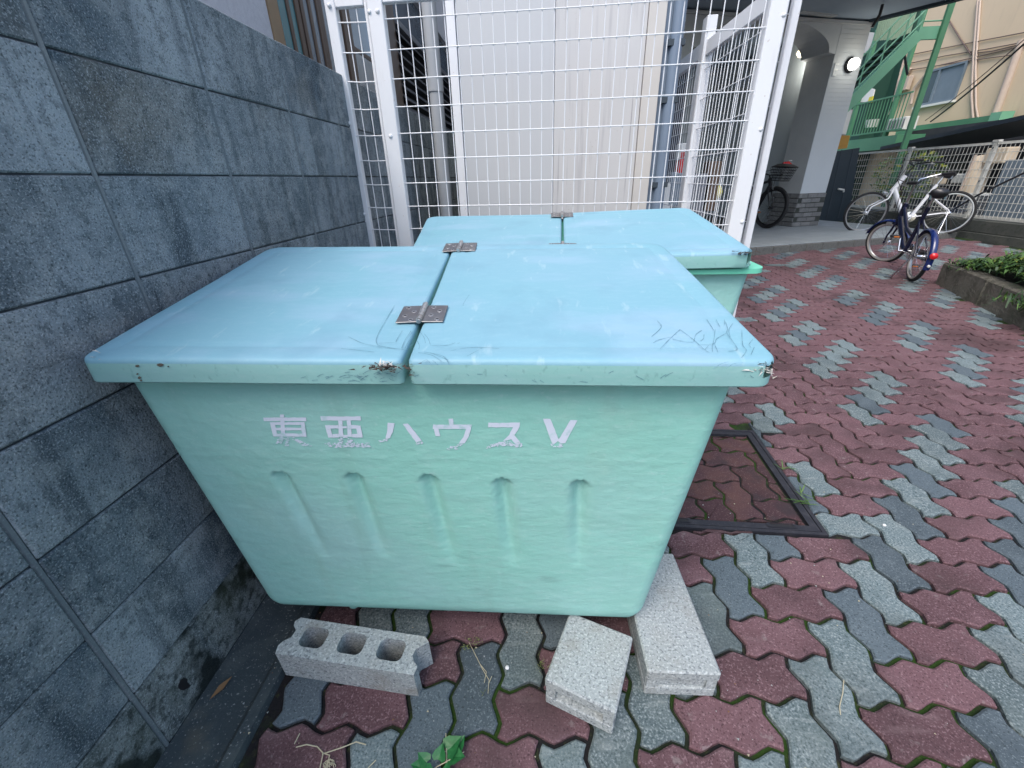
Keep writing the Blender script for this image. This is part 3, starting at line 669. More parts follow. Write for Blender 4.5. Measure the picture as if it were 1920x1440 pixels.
# stencilled lettering  (zoom coordinates of the photograph -> front face)
def glyph(polys, mat_, name='character'):
    b = MB()
    for k, pl in enumerate(polys):
        pts = []
        for (x, y), (x2, y2) in zip(pl, pl[1:]+pl[:1]):
            L = math.hypot(x2-x, y2-y); n = max(1, int(L/14))
            for i in range(n):
                jx, jy = (random.uniform(-1.1, 1.1), random.uniform(-1.1, 1.1)); pts.append((x+(x2-x)*i/n+jx, y+(y2-y)*i/n+jy))
        b.add([on_front(450+x*.36458, 740+y*.36458)+FRONTN*(.0011+.00005*k) for x, y in pts], [tuple(range(len(pts)))])
    return b.build(name, mat_, bin1, fix=False)
def flakes(polys, name='worn_stroke'):
    b = MB(); rr = random.Random(len(polys)*7+int(polys[0][0][0])); k = 0
    for pl in polys:
        xs_ = [p[0] for p in pl]; ys_ = [p[1] for p in pl]; ar = (max(xs_)-min(xs_))*(max(ys_)-min(ys_))
        for _ in range(int(ar/38)+4):
            x, y = rr.uniform(min(xs_), max(xs_)), rr.uniform(min(ys_), max(ys_)); n = len(pl); c = False
            for i in range(n):
                (x1, y1), (x2, y2) = pl[i], pl[i-1]
                if (y1 > y) != (y2 > y) and x < (x2-x1)*(y-y1)/(y2-y1)+x1: c = not c
            if not c: continue
            r = rr.uniform(1.5, 6); k += 1; an = rr.uniform(-.3, .3)
            q = [(x+r*1.7*math.cos(t)*rr.uniform(.4, 1.1)+r*an*math.sin(t), y+r*.75*math.sin(t)*rr.uniform(.4, 1.1)) for t in [i*2*PI/7 for i in range(7)]]
            b.add([on_front(450+u*.36458, 740+v*.36458)+FRONTN*(.0011+.00002*(k % 30)) for u, v in q], [tuple(range(7))])
    o = b.build(name, M['stencil'], bin1, fix=False); o['kind'] = 'stuff'; return o
def bar(x0, y0, x1, y1, sk=0): return [(x0, y0), (x1, y0), (x1+sk, y1), (x0+sk, y1)]
G = [
 [bar(120, 116, 340, 134, 4), bar(207, 100, 228, 116), bar(210, 134, 230, 212, 4), [(155, 140), (178, 140), (197, 213), (174, 213)], bar(178, 140, 328, 153, 2), bar(182, 168, 332, 181, 3), [(314, 140), (334, 140), (344, 214), (322, 214)], bar(196, 198, 324, 213, 2)],
 [bar(415, 110, 620, 131, 4), [(506, 131), (527, 131), (533, 215), (510, 215)], [(550, 131), (571, 131), (577, 215), (555, 215)], [(438, 155), (462, 155), (479, 218), (455, 218)], bar(462, 155, 506, 172, 3), bar(571, 155, 612, 172, 3), [(600, 172), (620, 155), (632, 218), (608, 218)], bar(477, 200, 510, 218, 2), bar(577, 200, 608, 218, 2), bar(533, 205, 555, 218), bar(527, 160, 550, 170)],
 [[(760, 142), (796, 145), (787, 188), (772, 222), (748, 222), (757, 190)], [(838, 148), (864, 146), (900, 190), (936, 236), (906, 243), (872, 198)]],
 [bar(1072, 122, 1096, 152, 3), bar(995, 152, 1192, 175, -4), [(998, 175), (1022, 175), (1031, 211), (1006, 211)], [(1163, 175), (1189, 172), (1178, 212), (1156, 247), (1124, 250), (1148, 218)]],
 [bar(1278, 142, 1440, 166, -3), [(1404, 166), (1436, 166), (1420, 196), (1392, 228), (1352, 238), (1384, 205)], [(1386, 216), (1410, 206), (1440, 240), (1412, 246)]],
 [[(1558, 122), (1596, 122), (1640, 232), (1618, 250), (1606, 250)], [(1700, 128), (1735, 130), (1672, 248), (1650, 250), (1634, 236)]]]
GW = [
 [[(206, 214), (238, 214), (212, 250), (180, 250)], [(248, 214), (272, 214), (372, 262), (330, 262)], bar(236, 214, 252, 262)],
 [bar(440, 246, 668, 268), bar(512, 219, 534, 246), bar(556, 219, 580, 246)],
 [[(772, 224), (748, 224), (712, 236), (722, 244), (750, 240)], [(906, 244), (936, 237), (944, 250), (910, 254)]],
 [[(1124, 252), (1156, 249), (1120, 278), (1062, 282), (1075, 265)]],
 [[(1352, 240), (1390, 230), (1340, 262), (1265, 276), (1270, 258)], [(1410, 248), (1440, 242), (1462, 262), (1420, 268)], bar(1340, 240, 1420, 262)],
 [bar(1600, 252, 1660, 268)]]
for a, w in zip(G, GW):
    ch = glyph(a, M['stencil']); 
    cw = flakes(w); cw.parent = ch
# under-bin foot studs
for u, v in ((655, 1158), (873, 1160)):
    p = at_z(u, v, .092); b = MB(); b.lathe((p.x, p.y+.04, .089), (0, 0, 1), [(.010, 0), (.016, .006), (.018, .02)], 14); b.build('drain_stud', M['body'], bin1, smooth=True)

# rear bin, its right leaf propped a little
bin2 = thing('trash_bin', (.96, 1.75, .1), 'rear turquoise fibreglass bin half hidden behind the front one, right lid raised over green rim', 'trash bin', 'fibreglass rubbish bins with hinged lids')
h2f, h2b = Vector((.935, 1.40)), Vector((.962, 2.02))
def lz2l(x, y): return .945+(y-1.40)*.135
def lz2r(x, y): return lz2l(.9, y)+max(0, x-.95)*(.012+.095*(y-1.40))
bin_body(bin2, .10, .905, (.45, 1.47, 1.47, 1.95), (.41, 1.555, 1.435, 2.0), (), 30, False, M['body'])
ol = rounded(.385, 1.585, 1.405, 2.02, .045, 8, 30, 14); oi = rounded(.415, 1.553, 1.437, 1.99, .030, 8, 30, 14); b = MB(); n = len(ol)
for (q, z) in ((oi, .878), (ol, .880), (ol, .895), (oi, .899)): b.v += [(x, y, z+(y-1.4)*.02) for x, y, s in q]
for i in range(3): b.f += [(i*n+j, i*n+(j+1) % n, (i+1)*n+(j+1) % n, (i+1)*n+j) for j in range(n)]
b.mi = [0]*len(b.f); b.build('rim', M['rim'], bin2, smooth=35)
FR2 = (1.533, 1.39); BR2 = (1.475, 1.93)
hole2 = Vector((1.527, 1.40, lz2r(1.527, 1.40)-.02))
lid_leaf(bin2, [(.425, 1.39), (h2f.x-.004, 1.39), (h2b.x-.003, 2.02), (.355, 2.02)], lz2l, (.03, .008, .004, .05), wob=.001)
lid_leaf(bin2, [(h2f.x+.005, 1.39), FR2, BR2, (h2b.x+.004, 2.02)], lz2r, (.008, .03, .045, .004), wob=.001, holes=[(hole2.x, hole2.y, hole2.z, .024)])
hd2 = h2b-h2f
b = MB(); b.prism([Vector((h2f.x-.02, 1.41, lz2l(0, 1.41)-.03)), Vector((h2f.x+.02, 1.41, lz2l(0, 1.41)-.03)), Vector((h2b.x+.02, 2.0, lz2l(0, 2.0)-.03)), Vector((h2b.x-.02, 2.0, lz2l(0, 2.0)-.03))], (0, 0, .012)); b.build('gap_shade_strip', M['inside'], bin2)  # added dark strip, stands for the shade in the gap between the leaves
hinge(bin2, (.958, 1.965), hd2, lambda x, y: lz2l(x, y)+.002); hinge(bin2, (.939, 1.485), hd2, lambda x, y: lz2l(x, y)+.002)
shards(bin2, 'broken_edge', hole2+Vector((-.03, -.012, .018)), (.018, .004, .004), 26, M['dark_splinter'], .018, 21)

# ------------------------------------------------------------------ concrete blocks under the front bin
def px_top(u, v, z=.1): return at_z(u, v, z)
def cinder_holes(root):
    # plan outline (local x along the length) with concave ends, three rounded holes
    L, D, H = .375, .098, .098
    def endcurve(s):
        if s > 0: return [(L/2, -D/2+.004), (L/2+.002, -D/2+.024), (L/2-.010, -D/2+.034), (L/2-.019, -D/2+.046), (L/2-.017, D/2-.034), (L/2-.004, D/2-.024), (L/2+.010, D/2-.012), (L/2-.004, D/2)]
        return [(-L/2+.012, D/2), (-L/2+.002, D/2-.012), (-L/2+.006, D/2-.024), (-L/2+.020, D/2-.034), (-L/2+.019, -D/2+.044), (-L/2+.004, -D/2+.032), (-L/2-.002, -D/2+.020), (-L/2+.004, -D/2)]
    outer = endcurve(1)+endcurve(-1)
    bm = bmesh.new(); loops = [outer]
    for cx in (-.108, 0, .108):
        h = []
        for (qx, qy, a0) in ((.032, .019, 0), (-.032, .019, PI/2), (-.032, -.019, PI), (.032, -.019, 1.5*PI)):
            for i in range(5): a = a0+PI/2*i/4; h.append((cx+qx*.55+.017*math.cos(a), .004+qy*.55+.016*math.sin(a)))
        loops.append(h)
    tops = []; es = []
    for lp in loops:
        tv = [bm.verts.new((x, y, H/2)) for x, y in lp]; tops.append(tv)
        for i in range(len(tv)): es.append(bm.edges.new((tv[i], tv[(i+1) % len(tv)])))
    bmesh.ops.triangle_fill(bm, edges=es, use_beauty=True)
    for tv in tops:
        bv = [bm.verts.new((v.co.x, v.co.y, -H/2)) for v in tv]
        for i in range(len(tv)): j = (i+1) % len(tv); bm.faces.new((tv[i], bv[i], bv[j], tv[j]))
    bmesh.ops.recalc_face_normals(bm, faces=bm.faces)
    me = bpy.data.meshes.new('shell'); bm.to_mesh(me); bm.free(); me.materials.append(M['cinder']); return me
cb = thing('cinder_block', (.378, .657, .05), 'concrete block with three holes up, lying under the left front of the bin', 'concrete block', 'concrete blocks propping up the front bin')
cb.rotation_euler = (math.radians(2), 0, math.atan2(.590-.629, .566-.202)); link('shell', cinder_holes(cb), cb)
b = MB(); b.add([(-.17, -.035, -.046), (.17, -.035, -.046), (.17, .035, -.046), (-.17, .035, -.046)], [(0, 1, 2, 3)]); o = link('hollow_floor', b.mesh('hollow_floor', M['gutter'], fix=False), cb)
def slab_block(name, label, quad, groove_depth):
    """solid face up: quad = front-left, front-right, back-right, back-left in plan"""
    q = [Vector((x, y, 0)) for x, y in quad]; c = sum(q, Vector())/4
    t = thing(name, (c.x, c.y, 0), label, 'concrete block', 'concrete blocks propping up the front bin')
    def ins(d): return [p+(c-p).normalized()*d for p in q]
    b = MB(); dn = ((q[0]+q[1])/2-(q[2]+q[3])/2).normalized()
    b.prism([p+Vector((0, 0, .069)) for p in q], (0, 0, .031)); b.build('face_shell', M['cinder'], t, bevel=.004)
    q2 = ins(.004); q2 = [q2[0]-dn*groove_depth, q2[1]-dn*groove_depth, q2[2], q2[3]]
    b = MB(); b.prism([p+Vector((0, 0, .033)) for p in q2], (0, 0, .036)); b.build('web', M['cinder'], t)
    b = MB(); b.prism([p+Vector((0, 0, .002)) for p in ins(.003)], (0, 0, .031)); b.build('face_shell', M['cinder'], t, bevel=.003)
    xd = (q[1]-q[0])
    for a0, a1 in ((.0, .16), (.84, 1.0)):
        b = MB(); A0 = q[0]+xd*a0-dn*.003; A1 = q[0]+xd*a1-dn*.003
        if a0 == 0: A0 += xd*.02
        else: A1 -= xd*.02
        b.prism([A0+Vector((0, 0, .034)), A1+Vector((0, 0, .034)), A1-dn*.03+Vector((0, 0, .034)), A0-dn*.03+Vector((0, 0, .034))], (0, 0, .034)); b.build('rib', M['cinder'], t)
    return t
slab_block('cinder_block', 'tilted concrete block between the holed block and the long block, slot facing front', [(.876, .594), (1.034, .530), (1.106, .708), (.948, .772)], .024)
slab_block('cinder_block', 'long grey concrete block at the right corner under the bin, pointing away', [(1.124, .622), (1.298, .624), (1.284, .985), (1.116, .985)], .005)

# ------------------------------------------------------------------ white mesh enclosure
FP0, FPN = Vector((0, 2.185, 0)), Vector((.052, 1, 0)).normalized()
FD = Vector((1, -.052, 0)).normalized()
def fp(x, z, off=0): return FP0+FD*(x/FD.x)+Vector((0, 0, z))+FPN*off
enc = thing('mesh_fence', (.9, 2.14, 0), 'white wire mesh enclosure with door standing behind the two bins', 'fence')
ZT = 1.9
def stile(x0, x1, z0=.02, z1=ZT, th=.035, off=0, name='post', root=enc):
    b = MB(); b.prism([fp(x0, z0, off), fp(x1, z0, off), fp(x1, z1, off), fp(x0, z1, off)], FPN*th); return b.build(name, M['white'], root, bevel=.003)
stile(-.024, .020); stile(.142, .155, name='door_stop', th=.02, off=.004); stile(.158, .222, th=.04, off=-.004); stile(1.722, 1.786, th=.05, off=-.006)
stile(.021, .141, 1.822, ZT, .03, name='rail'); stile(.223, 1.721, 1.826, ZT, .03, name='rail'); stile(.021, .141, .03, .08, .03, name='rail'); stile(.223, 1.721, .03, .08, .03, name='rail')
for x, z in ((-.002, 1.83), (-.002, 1.418), (-.002, 1.035), (.165, 1.80), (.186, 1.36), (.2, 1.80), (1.775, 1.33), (1.775, .97), (1.775, 1.7)):
    b = MB(); b.lathe(fp(x, z, -.006), -FPN, [(.008, -.004), (.008, .001), (.005, .004), (.001, .005)], 12); b.build('bolt', M['white'], enc, smooth=True)
wv = MB(); wv.tube([(0, 0, .06), (0, 0, 1.83)], .0022, 6); wv = wv.mesh('wire', M['white'], smooth=True)
x = .046
xs = [.059, .1045]+[.274+.0495*i for i in range(30) if .274+.0495*i < 1.715]
for x in xs:
    o = link('wire', wv, enc); o.location = fp(x, 0, .012)-origin(enc)
for z in [1.772-.1016*i for i in range(17)]:
    for x0, x1 in ((.018, .144), (.220, 1.724)):
        b = MB(); b.tube([fp(x0, z+.004, .008), fp((x0+x1)/2, z+random.uniform(-.001, .001), .008), fp(x1, z-.001, .008)], .0024, 6); b.build('wire', M['white'], enc, smooth=True)
# side panel running back from the right post
side = thing('mesh_fence', (1.86, 3.1, 0), 'white mesh side panel running back from the enclosure corner past the pipe', 'fence')
SX = 1.852
def sp(y, z, off=0): return Vector((SX+off, y, z))
def sbox(y0, y1, z0, z1, th, name):
    b = MB(); b.mm((SX-th/2, y0, z0), (SX+th/2, y1, z1)); return b.build(name, M['white'], side, bevel=.003)
sbox(2.16, 2.19, .02, 1.9, .03, 'post'); sbox(3.16, 3.235, .02, 1.99, .06, 'post'); sbox(4.16, 4.22, .02, 1.95, .05, 'post')
sbox(2.192, 3.158, 1.80, 1.875, .03, 'rail'); sbox(3.237, 4.158, 1.80, 1.885, .03, 'rail'); sbox(2.192, 3.158, .03, .07, .03, 'rail'); sbox(3.237, 4.158, .03, .07, .03, 'rail')
for i in range(1, 40):
    y = 2.19+.05*i
    if abs(y-3.2) < .05 or y > 4.15: continue
    o = link('wire', wv, side); o.location = Vector((SX, y, 0))-origin(side)
for i in range(11):
    z = 1.735-.155*i
    for y0, y1 in ((2.19, 3.16), (3.235, 4.16)):
        b = MB(); b.tube([sp(y0, z, -.004), sp(y1, z, -.004)], .0026, 6); b.build('wire', M['white'], side, smooth=True)

# ------------------------------------------------------------------ apartment block: wall panels, soffit, arched porch
apt = thing('apartment_building', (3.5, 7, 0), 'pale apartment block with smooth wall panels and arched tiled porch beyond the bins', 'building')
WY = 3.0
b = MB(); b.mm((.345, WY+.02, -.02), (1.53, 6.0, 7.0)); b.build('wall_core', M['tile_wall'], apt)
def panel(x0, x1, m_, th=.018, name='wall_panel'):
    b = MB(); b.mm((x0, WY-th+.018, 0), (x1, WY+.0195, 6.98)); return b.build(name, m_, apt, bevel=.002)
panel(.335, .385, M['white'], .03, 'corner_trim'); panel(.388, .945, M['panel']); panel(.947, 1.452, M['panel_stained'], .0185); panel(1.455, 1.55, M['beige_trim'], .026, 'corner_trim')
# porch facade with arch
C0 = Vector((5.75, 8.99, 0)); PZ = .2; HT = 3.33
def fac(t, z, d=0): return C0+E1*t+Vector((0, 0, z))-FN*d       # t along the facade, d into the building
TR, TL, SPZ = 0.0, -2.7, 2.90
arch = []
ra = 1.25; cxa = (TR+TL)/2
for i in range(25):
    a = PI*i/24; arch.append((cxa+1.22*math.cos(a), SPZ+.02+.40*math.sin(a)))
def wall_face(d):
    outl = [(.60, PZ), (.60, HT), (-4.4, HT), (-4.4, PZ), (TL, PZ), (TL, SPZ)]+list(reversed(arch))+[(TR, SPZ), (TR, PZ)]
    return [fac(t, z, d) for t, z in outl]
f0 = wall_face(0); f1 = wall_face(.55); n = len(f0)
b = MB(); b.add(f0+f1, [tuple(range(n)), tuple(range(2*n-1, n-1, -1))]+[(i, (i+1) % n, n+(i+1) % n, n+i) for i in range(n)])
b.mi = [0, 0]+[1 if 4 <= i < n-1 else 0 for i in range(n)]
aw = b.build('arch_wall', [M['tile_wall'], M['jamb']], apt)
# tile courses on the facade: thin recessed-looking joints built as shallow proud tiles rows
rows = MB(); z = PZ+.62; 
while z < HT-.08:
    rows.prism([fac(.004, z, -.004), fac(.597, z, -.004), fac(.597, z+.056, -.004), fac(.004, z+.056, -.004)], -FN*.0035*-1*-1); z += .062
rows.build('tile_course', M['tile_wall'], apt)
# split-face brick plinth of the pillar
b = MB(); b.prism([fac(-.012, PZ, -.010), fac(.612, PZ, -.010), fac(.612, PZ, .2), fac(.52, PZ, .56), fac(-.012, PZ, .56)], (0, 0, .585)); b.build('plinth', M['retain'], apt)
bk = MB(); bk.box((0, 0, 0), (.208, .06, .072)); bkm = bk.mesh('brick', M['brick'], bevel=.005)
angE = math.atan2(E1.y, E1.x)
for r in range(7):
    for i in range(5):
        t = .07+.215*i+(.1 if r % 2 else 0)
        if t > .56: continue
        p = fac(t, PZ+.04+.084*r, .008-random.uniform(0, .006)); o = link('brick', bkm, apt); o.location = p-origin(apt); o.rotation_euler = (0, 0, angE)
    for i in range(3):
        p = fac(.008-random.uniform(0, .005), PZ+.04+.084*r, .10+.215*i-(.0 if r % 2 else .03)); o = link('brick', bkm, apt); o.location = p-origin(apt); o.rotation_euler = (0, 0, angE+PI/2)
# interior behind the arch
b = MB(); b.prism([fac(-4.4, PZ, 3.4), fac(.60, PZ, 3.4), fac(.60, HT, 3.4), fac(-4.4, HT, 3.4)], -FN*.1); b.build('back_wall', M['interior'], apt)
b = MB(); b.prism([fac(.25, PZ, .552), fac(.60, PZ, .552), fac(.60, PZ, 3.4), fac(.25, PZ, 3.4)], (0, 0, HT-PZ)); b.build('side_wall', M['interior'], apt)
b = MB(); b.prism([fac(-2.9, PZ, .55), fac(-4.4, PZ, .55), fac(-4.4, PZ, 3.4), fac(-2.9, PZ, 3.4)], (0, 0, HT-PZ)); b.build('side_wall', M['interior'], apt)
# dark sheets standing for the unlit entry behind the mesh panel
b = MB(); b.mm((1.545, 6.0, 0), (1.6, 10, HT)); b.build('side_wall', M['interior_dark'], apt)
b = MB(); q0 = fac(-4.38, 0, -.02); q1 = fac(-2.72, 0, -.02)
b.prism([Vector((q0.x, q0.y, PZ)), Vector((q1.x, q1.y, PZ)), Vector((q1.x, q1.y, 2.6)), Vector((q0.x, q0.y, 2.6))], FN*.015); b.build('entry_shade_sheet', M['interior_dark'], apt)
b = MB(); s0 = at_z(1609, 43, 3.36); s1 = at_z(1778, 0, 3.36); ed = (s1-s0).normalized()
sl_pts = [s0-ed*.2, s0+ed*3.2, Vector((1.4, 6.4, 3.36)), Vector((1.4, 12.5, 3.36)), s0-ed*.2+Vector((-.3, 3.4, 0))]
sl_pts = [Vector((p.x, p.y, 3.36)) for p in (s0-FN*4.4, s0-FN*.05, s0+ed*2.2, Vector((4.6, 5.2, 0)), Vector((1.545, 5.2, 0)), Vector((1.545, 11.5, 0)))]
b.prism(sl_pts, (0, 0, .22)); b.build('soffit', M['soffit'], apt)
b = MB(); b.beam(s0-ed*.05+Vector((0, 0, .03)), s0+ed*2.2+Vector((0, 0, .03)), .10, .14); b.build('fascia', M['fascia'], apt)
b = MB(); b.prism([Vector((p.x, p.y, 3.6)) for p in sl_pts], (0, 0, 3.4)); b.build('upper_wall', M['tile_wall'], apt)
b = MB(); a0 = at_z(1500, 22, 3.355); a1 = at_z(1565, 30, 3.355); b.beam(a0, a1, .10, .02); b.build('soffit_strip', M['jamb'], apt)
b = MB(); b.beam(fac(-4.3, HT-.02, -.03), fac(.6, HT-.02, -.03), .04, .04); b.build('cornice', M['jamb'], apt)
# white letter fragment beside the lamp
b = MB()
for k in range(3): b.prism([fac(.055, 2.60+.075*k, -.012), fac(.12, 2.60+.075*k, -.012), fac(.12, 2.625+.075*k, -.012), fac(.055, 2.625+.075*k, -.012)], FN*.01)
b.prism([fac(.04, 2.60, -.012), fac(.058, 2.60, -.012), fac(.058, 2.775, -.012), fac(.04, 2.775, -.012)], FN*.01); b.build('sign_letter', M['sign_white'], apt)
# panel box on the passage wall
pb = at_y(1437, 208, 10.6); b = MB(); b.box(pb, (.26, .08, .42)); tag(b.build('notice_box', M['fascia']), 'small dark box fixed on the wall inside the arched porch', 'box')
pb = at_y(1424, 245, 10.6); b = MB(); b.box(pb, (.12, .03, .36)); tag(b.build('paper_notice', M['unit_white']), 'narrow pale paper notice on the porch wall below the dark box', 'notice')
# porch floor with tiles
b = MB(); P0 = PORCH-E1*2.9; P1 = PORCH+E1*4.1
zf = gz(6.6)-.02
b.prism([Vector((q.x, q.y, zf)) for q in (P0, P1, P1-FN*6.5, P0-FN*6.5)], (0, 0, PZ-.012-zf)); pf = struct(b.build('porch_floor', M['porch_step']), 'raised grey tiled porch floor with stone edge')
tm = MB(); tm.box((0, 0, 0), (.296, .146, .02)); tm = tm.mesh('tile', M['porch_tile'], bevel=.002); nt_ = 0
rest = MB(); Rz = Matrix.Rotation(angE, 3, 'Z'); tl = []
for i in range(23):
    for j in range(34):
        p = P0+E1*(.15+.3*i)-FN*(.075+.15*j); q = to_px((p.x, p.y, PZ))
        if q and 1380 < q[0] < 1800 and 380 < q[1] < 500: tl.append(p)
tl.sort(key=lambda p: (p-CAM).length)
for k, p in enumerate(tl):
    if k < 290: o = link('tile', tm, pf); o.location = Vector((p.x, p.y, PZ-.010))-origin(pf); o.rotation_euler = (0, 0, angE)
    else: rest.box((p.x, p.y, PZ-.010), (.296, .146, .02), Rz)
if rest.v: rest.build('tile', M['porch_tile'], pf)['kind'] = 'stuff'
sm = MB(); sm.box((0, 0, 0), (.29, .05, .12)); sm = sm.mesh('edge_stone', M['porch_step'], bevel=.006)
for i in range(23):
    p = P0+E1*(.15+.3*i)+FN*.012; o = link('edge_stone', sm, pf); o.location = Vector((p.x, p.y, PZ-.075))-origin(pf); o.rotation_euler = (0, 0, angE)

# lamps
def bulkhead(p, nrm, label, glow, base_r=.16, sc=1.0, energy=0):
    t = thing('wall_lamp', p, label, 'lamp'); p = Vector(p); n = Vector(nrm).normalized()
    b = MB(); b.lathe(p, n, [(.15*sc, 0), (.155*sc, .02*sc), (.13*sc, .05*sc), (.10*sc, .055*sc)], 24); b.build('base', M['black'], t, smooth=True)
    b = MB(); b.lathe(p+n*.05*sc, n, [(.115*sc, 0), (.118*sc, .05*sc), (.10*sc, .11*sc), (.055*sc, .145*sc), (.01*sc, .15*sc)], 24); b.build('glass', glow, t, smooth=True)
    b = MB(); b.torus(p+n*.11*sc, n, .125*sc, .008*sc, 28, 6)
    u = n.cross(Vector((0, 0, 1))).normalized()
    for d in (u, Vector((0, 0, 1))):
        b.tube([p+n*.06*sc+d*.125*sc, p+n*.13*sc+d*.115*sc, p+n*.21*sc, p+n*.13*sc-d*.115*sc, p+n*.06*sc-d*.125*sc], .007*sc, 6)
    b.build('guard', M['jamb'], t, smooth=True)
    if energy:
        l = bpy.data.lights.new('lamp_light', 'POINT'); l.energy = energy; l.color = (1, .94, .82); l.shadow_soft_size = .06
        lo = link('lamp_light', l, t); lo.location = n*.28*sc
    return t
lp = fac(.36, 2.76, -.006)
bulkhead(lp, FN, 'lit round bulkhead lamp on the pale tiled porch pillar', M['lamp_glow'], sc=.74, energy=1.2)
lp2 = at_z(1506, 95, 3.1)
t = thing('ceiling_lamp', lp2, 'dim small lamp glowing under the dark porch ceiling', 'lamp')
b = MB(); b.lathe(lp2, (0, 0, -1), [(.02, -.2), (.02, -.02), (.09, 0), (.10, .04), (.06, .09), (.01, .1)], 18); b.build('shade', M['lamp_dim'], t, smooth=True)
l = bpy.data.lights.new('lamp_light', 'POINT'); l.energy = 2.5; l.color = (1, .95, .85); l.shadow_soft_size = .1; lo = link('lamp_light', l, t); lo.location = (0, 0, -.22)

# pipes
t = thing('drain_pipe', (.24, 3.05, 0), 'grey plastic drainpipe in the dark gap left of the wall panels', 'pipe')
b = MB(); b.tube([(.228, 3.06, 0), (.228, 3.06, 6.8)], .042, 16); b.build('pipe', M['pipe_grey'], t, smooth=True)
b = MB(); b.tube([(.228, 3.06, 1.66), (.228, 3.06, 1.74)], .048, 16); b.build('coupling', M['pipe_grey'], t, smooth=True)
t = thing('drain_pipe', (1.6, 2.98, 0), 'blue grey downpipe fixed at the right edge of the wall panels', 'pipe')
b = MB(); b.tube([(1.625, 3.02, 0), (1.625, 3.02, 6.8)], .036, 14); b.build('pipe', M['pipe_blue'], t, smooth=True)
b = MB(); b.mm((1.552, 3.03, 0), (1.60, 3.06, 6.8)); b.build('channel', M['pipe_blue'], t)
for z in (1.10, 1.55, 1.82):
    b = MB(); b.mm((1.575, 2.99, z), (1.668, 3.06, z+.03)); b.build('bracket', M['fascia'], t)

# ------------------------------------------------------------------ neighbour house over the wall
NX = -.70
nb = thing('house', (NX, 4, 0), 'neighbouring white stucco house with brown sash window and louvres behind the block wall', 'house')
b = MB(); b.mm((NX-3, -3, -.05), (NX, 3.02, 2.7)); b.build('wall', M['stucco'], nb)
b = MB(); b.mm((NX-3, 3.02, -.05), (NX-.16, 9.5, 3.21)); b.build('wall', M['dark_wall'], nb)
b = MB(); b.mm((NX-.16, 3.02, -.05), (NX-.002, 9.5, 1.30)); b.build('wall', M['stucco'], nb)
b = MB(); b.mm((NX-.155, 5.0, 3.2), (NX+.02, 9.5, 4.6)); b.build('wall', M['stucco'], nb)
def vbar(y0, y1, m_, x0=NX-.06, x1=NX+.004, z0=1.301, z1=3.2, name='frame', par=nb):
    b = MB(); b.mm((x0, y0, z0), (x1, y1, z1)); return b.build(name, m_, par, bevel=.003)
win = vbar(3.022, 3.135, M['tan_alu'], name='window', x1=NX+.012)
vbar(3.136, 3.155, M['brown_alu'], par=win)
vbar(3.156, 3.262, M['glass_teal'], x1=NX-.004, name='pane', par=win); vbar(3.263, 3.30, M['brown_alu'], par=win); vbar(3.301, 3.375, M['glass_teal'], x1=NX-.004, name='pane', par=win)
vbar(3.376, 3.43, M['brown_alu'], x1=NX+.006, par=win); vbar(3.431, 3.455, M['cable'], x1=NX-.012, par=win, name='groove'); vbar(3.456, 3.50, M['brown_alu'], par=win); vbar(3.501, 3.575, M['glass'], x1=NX-.004, name='pane', par=win)
vbar(3.576, 3.615, M['brown_alu'], par=win); vbar(3.616, 3.70, M['glass'], x1=NX-.004, name='pane', par=win); vbar(3.701, 3.74, M['brown_alu'], x1=NX+.006, par=win); vbar(3.741, 3.80, M['brown_alu'], par=win)
vbar(3.801, 4.16, M['glass'], x1=NX-.01, name='pane', par=win); vbar(4.161, 4.25, M['brown_alu'], x1=NX+.006, par=win); vbar(4.251, 4.36, M['brown_alu'], x1=NX-.004, par=win); vbar(4.361, 5.33, M['glass'], x1=NX-.01, name='pane', par=win)
b = MB(); b.beam((NX-.03, 4.36, 2.20), (NX-.03, 5.33, 2.20), .05, .03); b.build('frame', M['brown_alu'], win)
vbar(5.335, 5.66, M['brown_alu'], x1=NX+.006, par=win)
b = MB(); b.mm((NX-.10, 5.67, 2.72), (NX-.04, 9.4, 3.2)); b.build('pane', M['glass'], win)
lou = link('louver', None, nb); ORIG[lou.name] = origin(nb).copy()
slm = MB(); slm.box((0, 0, 0), (.010, 3.7, .085), Matrix.Rotation(-.75, 3, 'Y')); slm = slm.mesh('slat', M['louver'])
for i in range(13):
    o = link('slat', slm, lou); o.location = Vector((NX+.02, 7.53, 1.46+.098*i))-origin(nb)
vbar(5.67, 9.4, M['louver'], x0=NX-.06, x1=NX+.03, z0=2.70, z1=2.76, par=nb, name='louver_rail')
# added dark wall, stands for the darkness at the end of the alley
b = MB(); b.mm((-1.2, 9.5, -.05), (.4, 9.8, 6.0)); tag(b.build('house', M['dark_wall']), 'added dark wall standing for the darkness of the narrow gap behind the drainpipe', 'house')

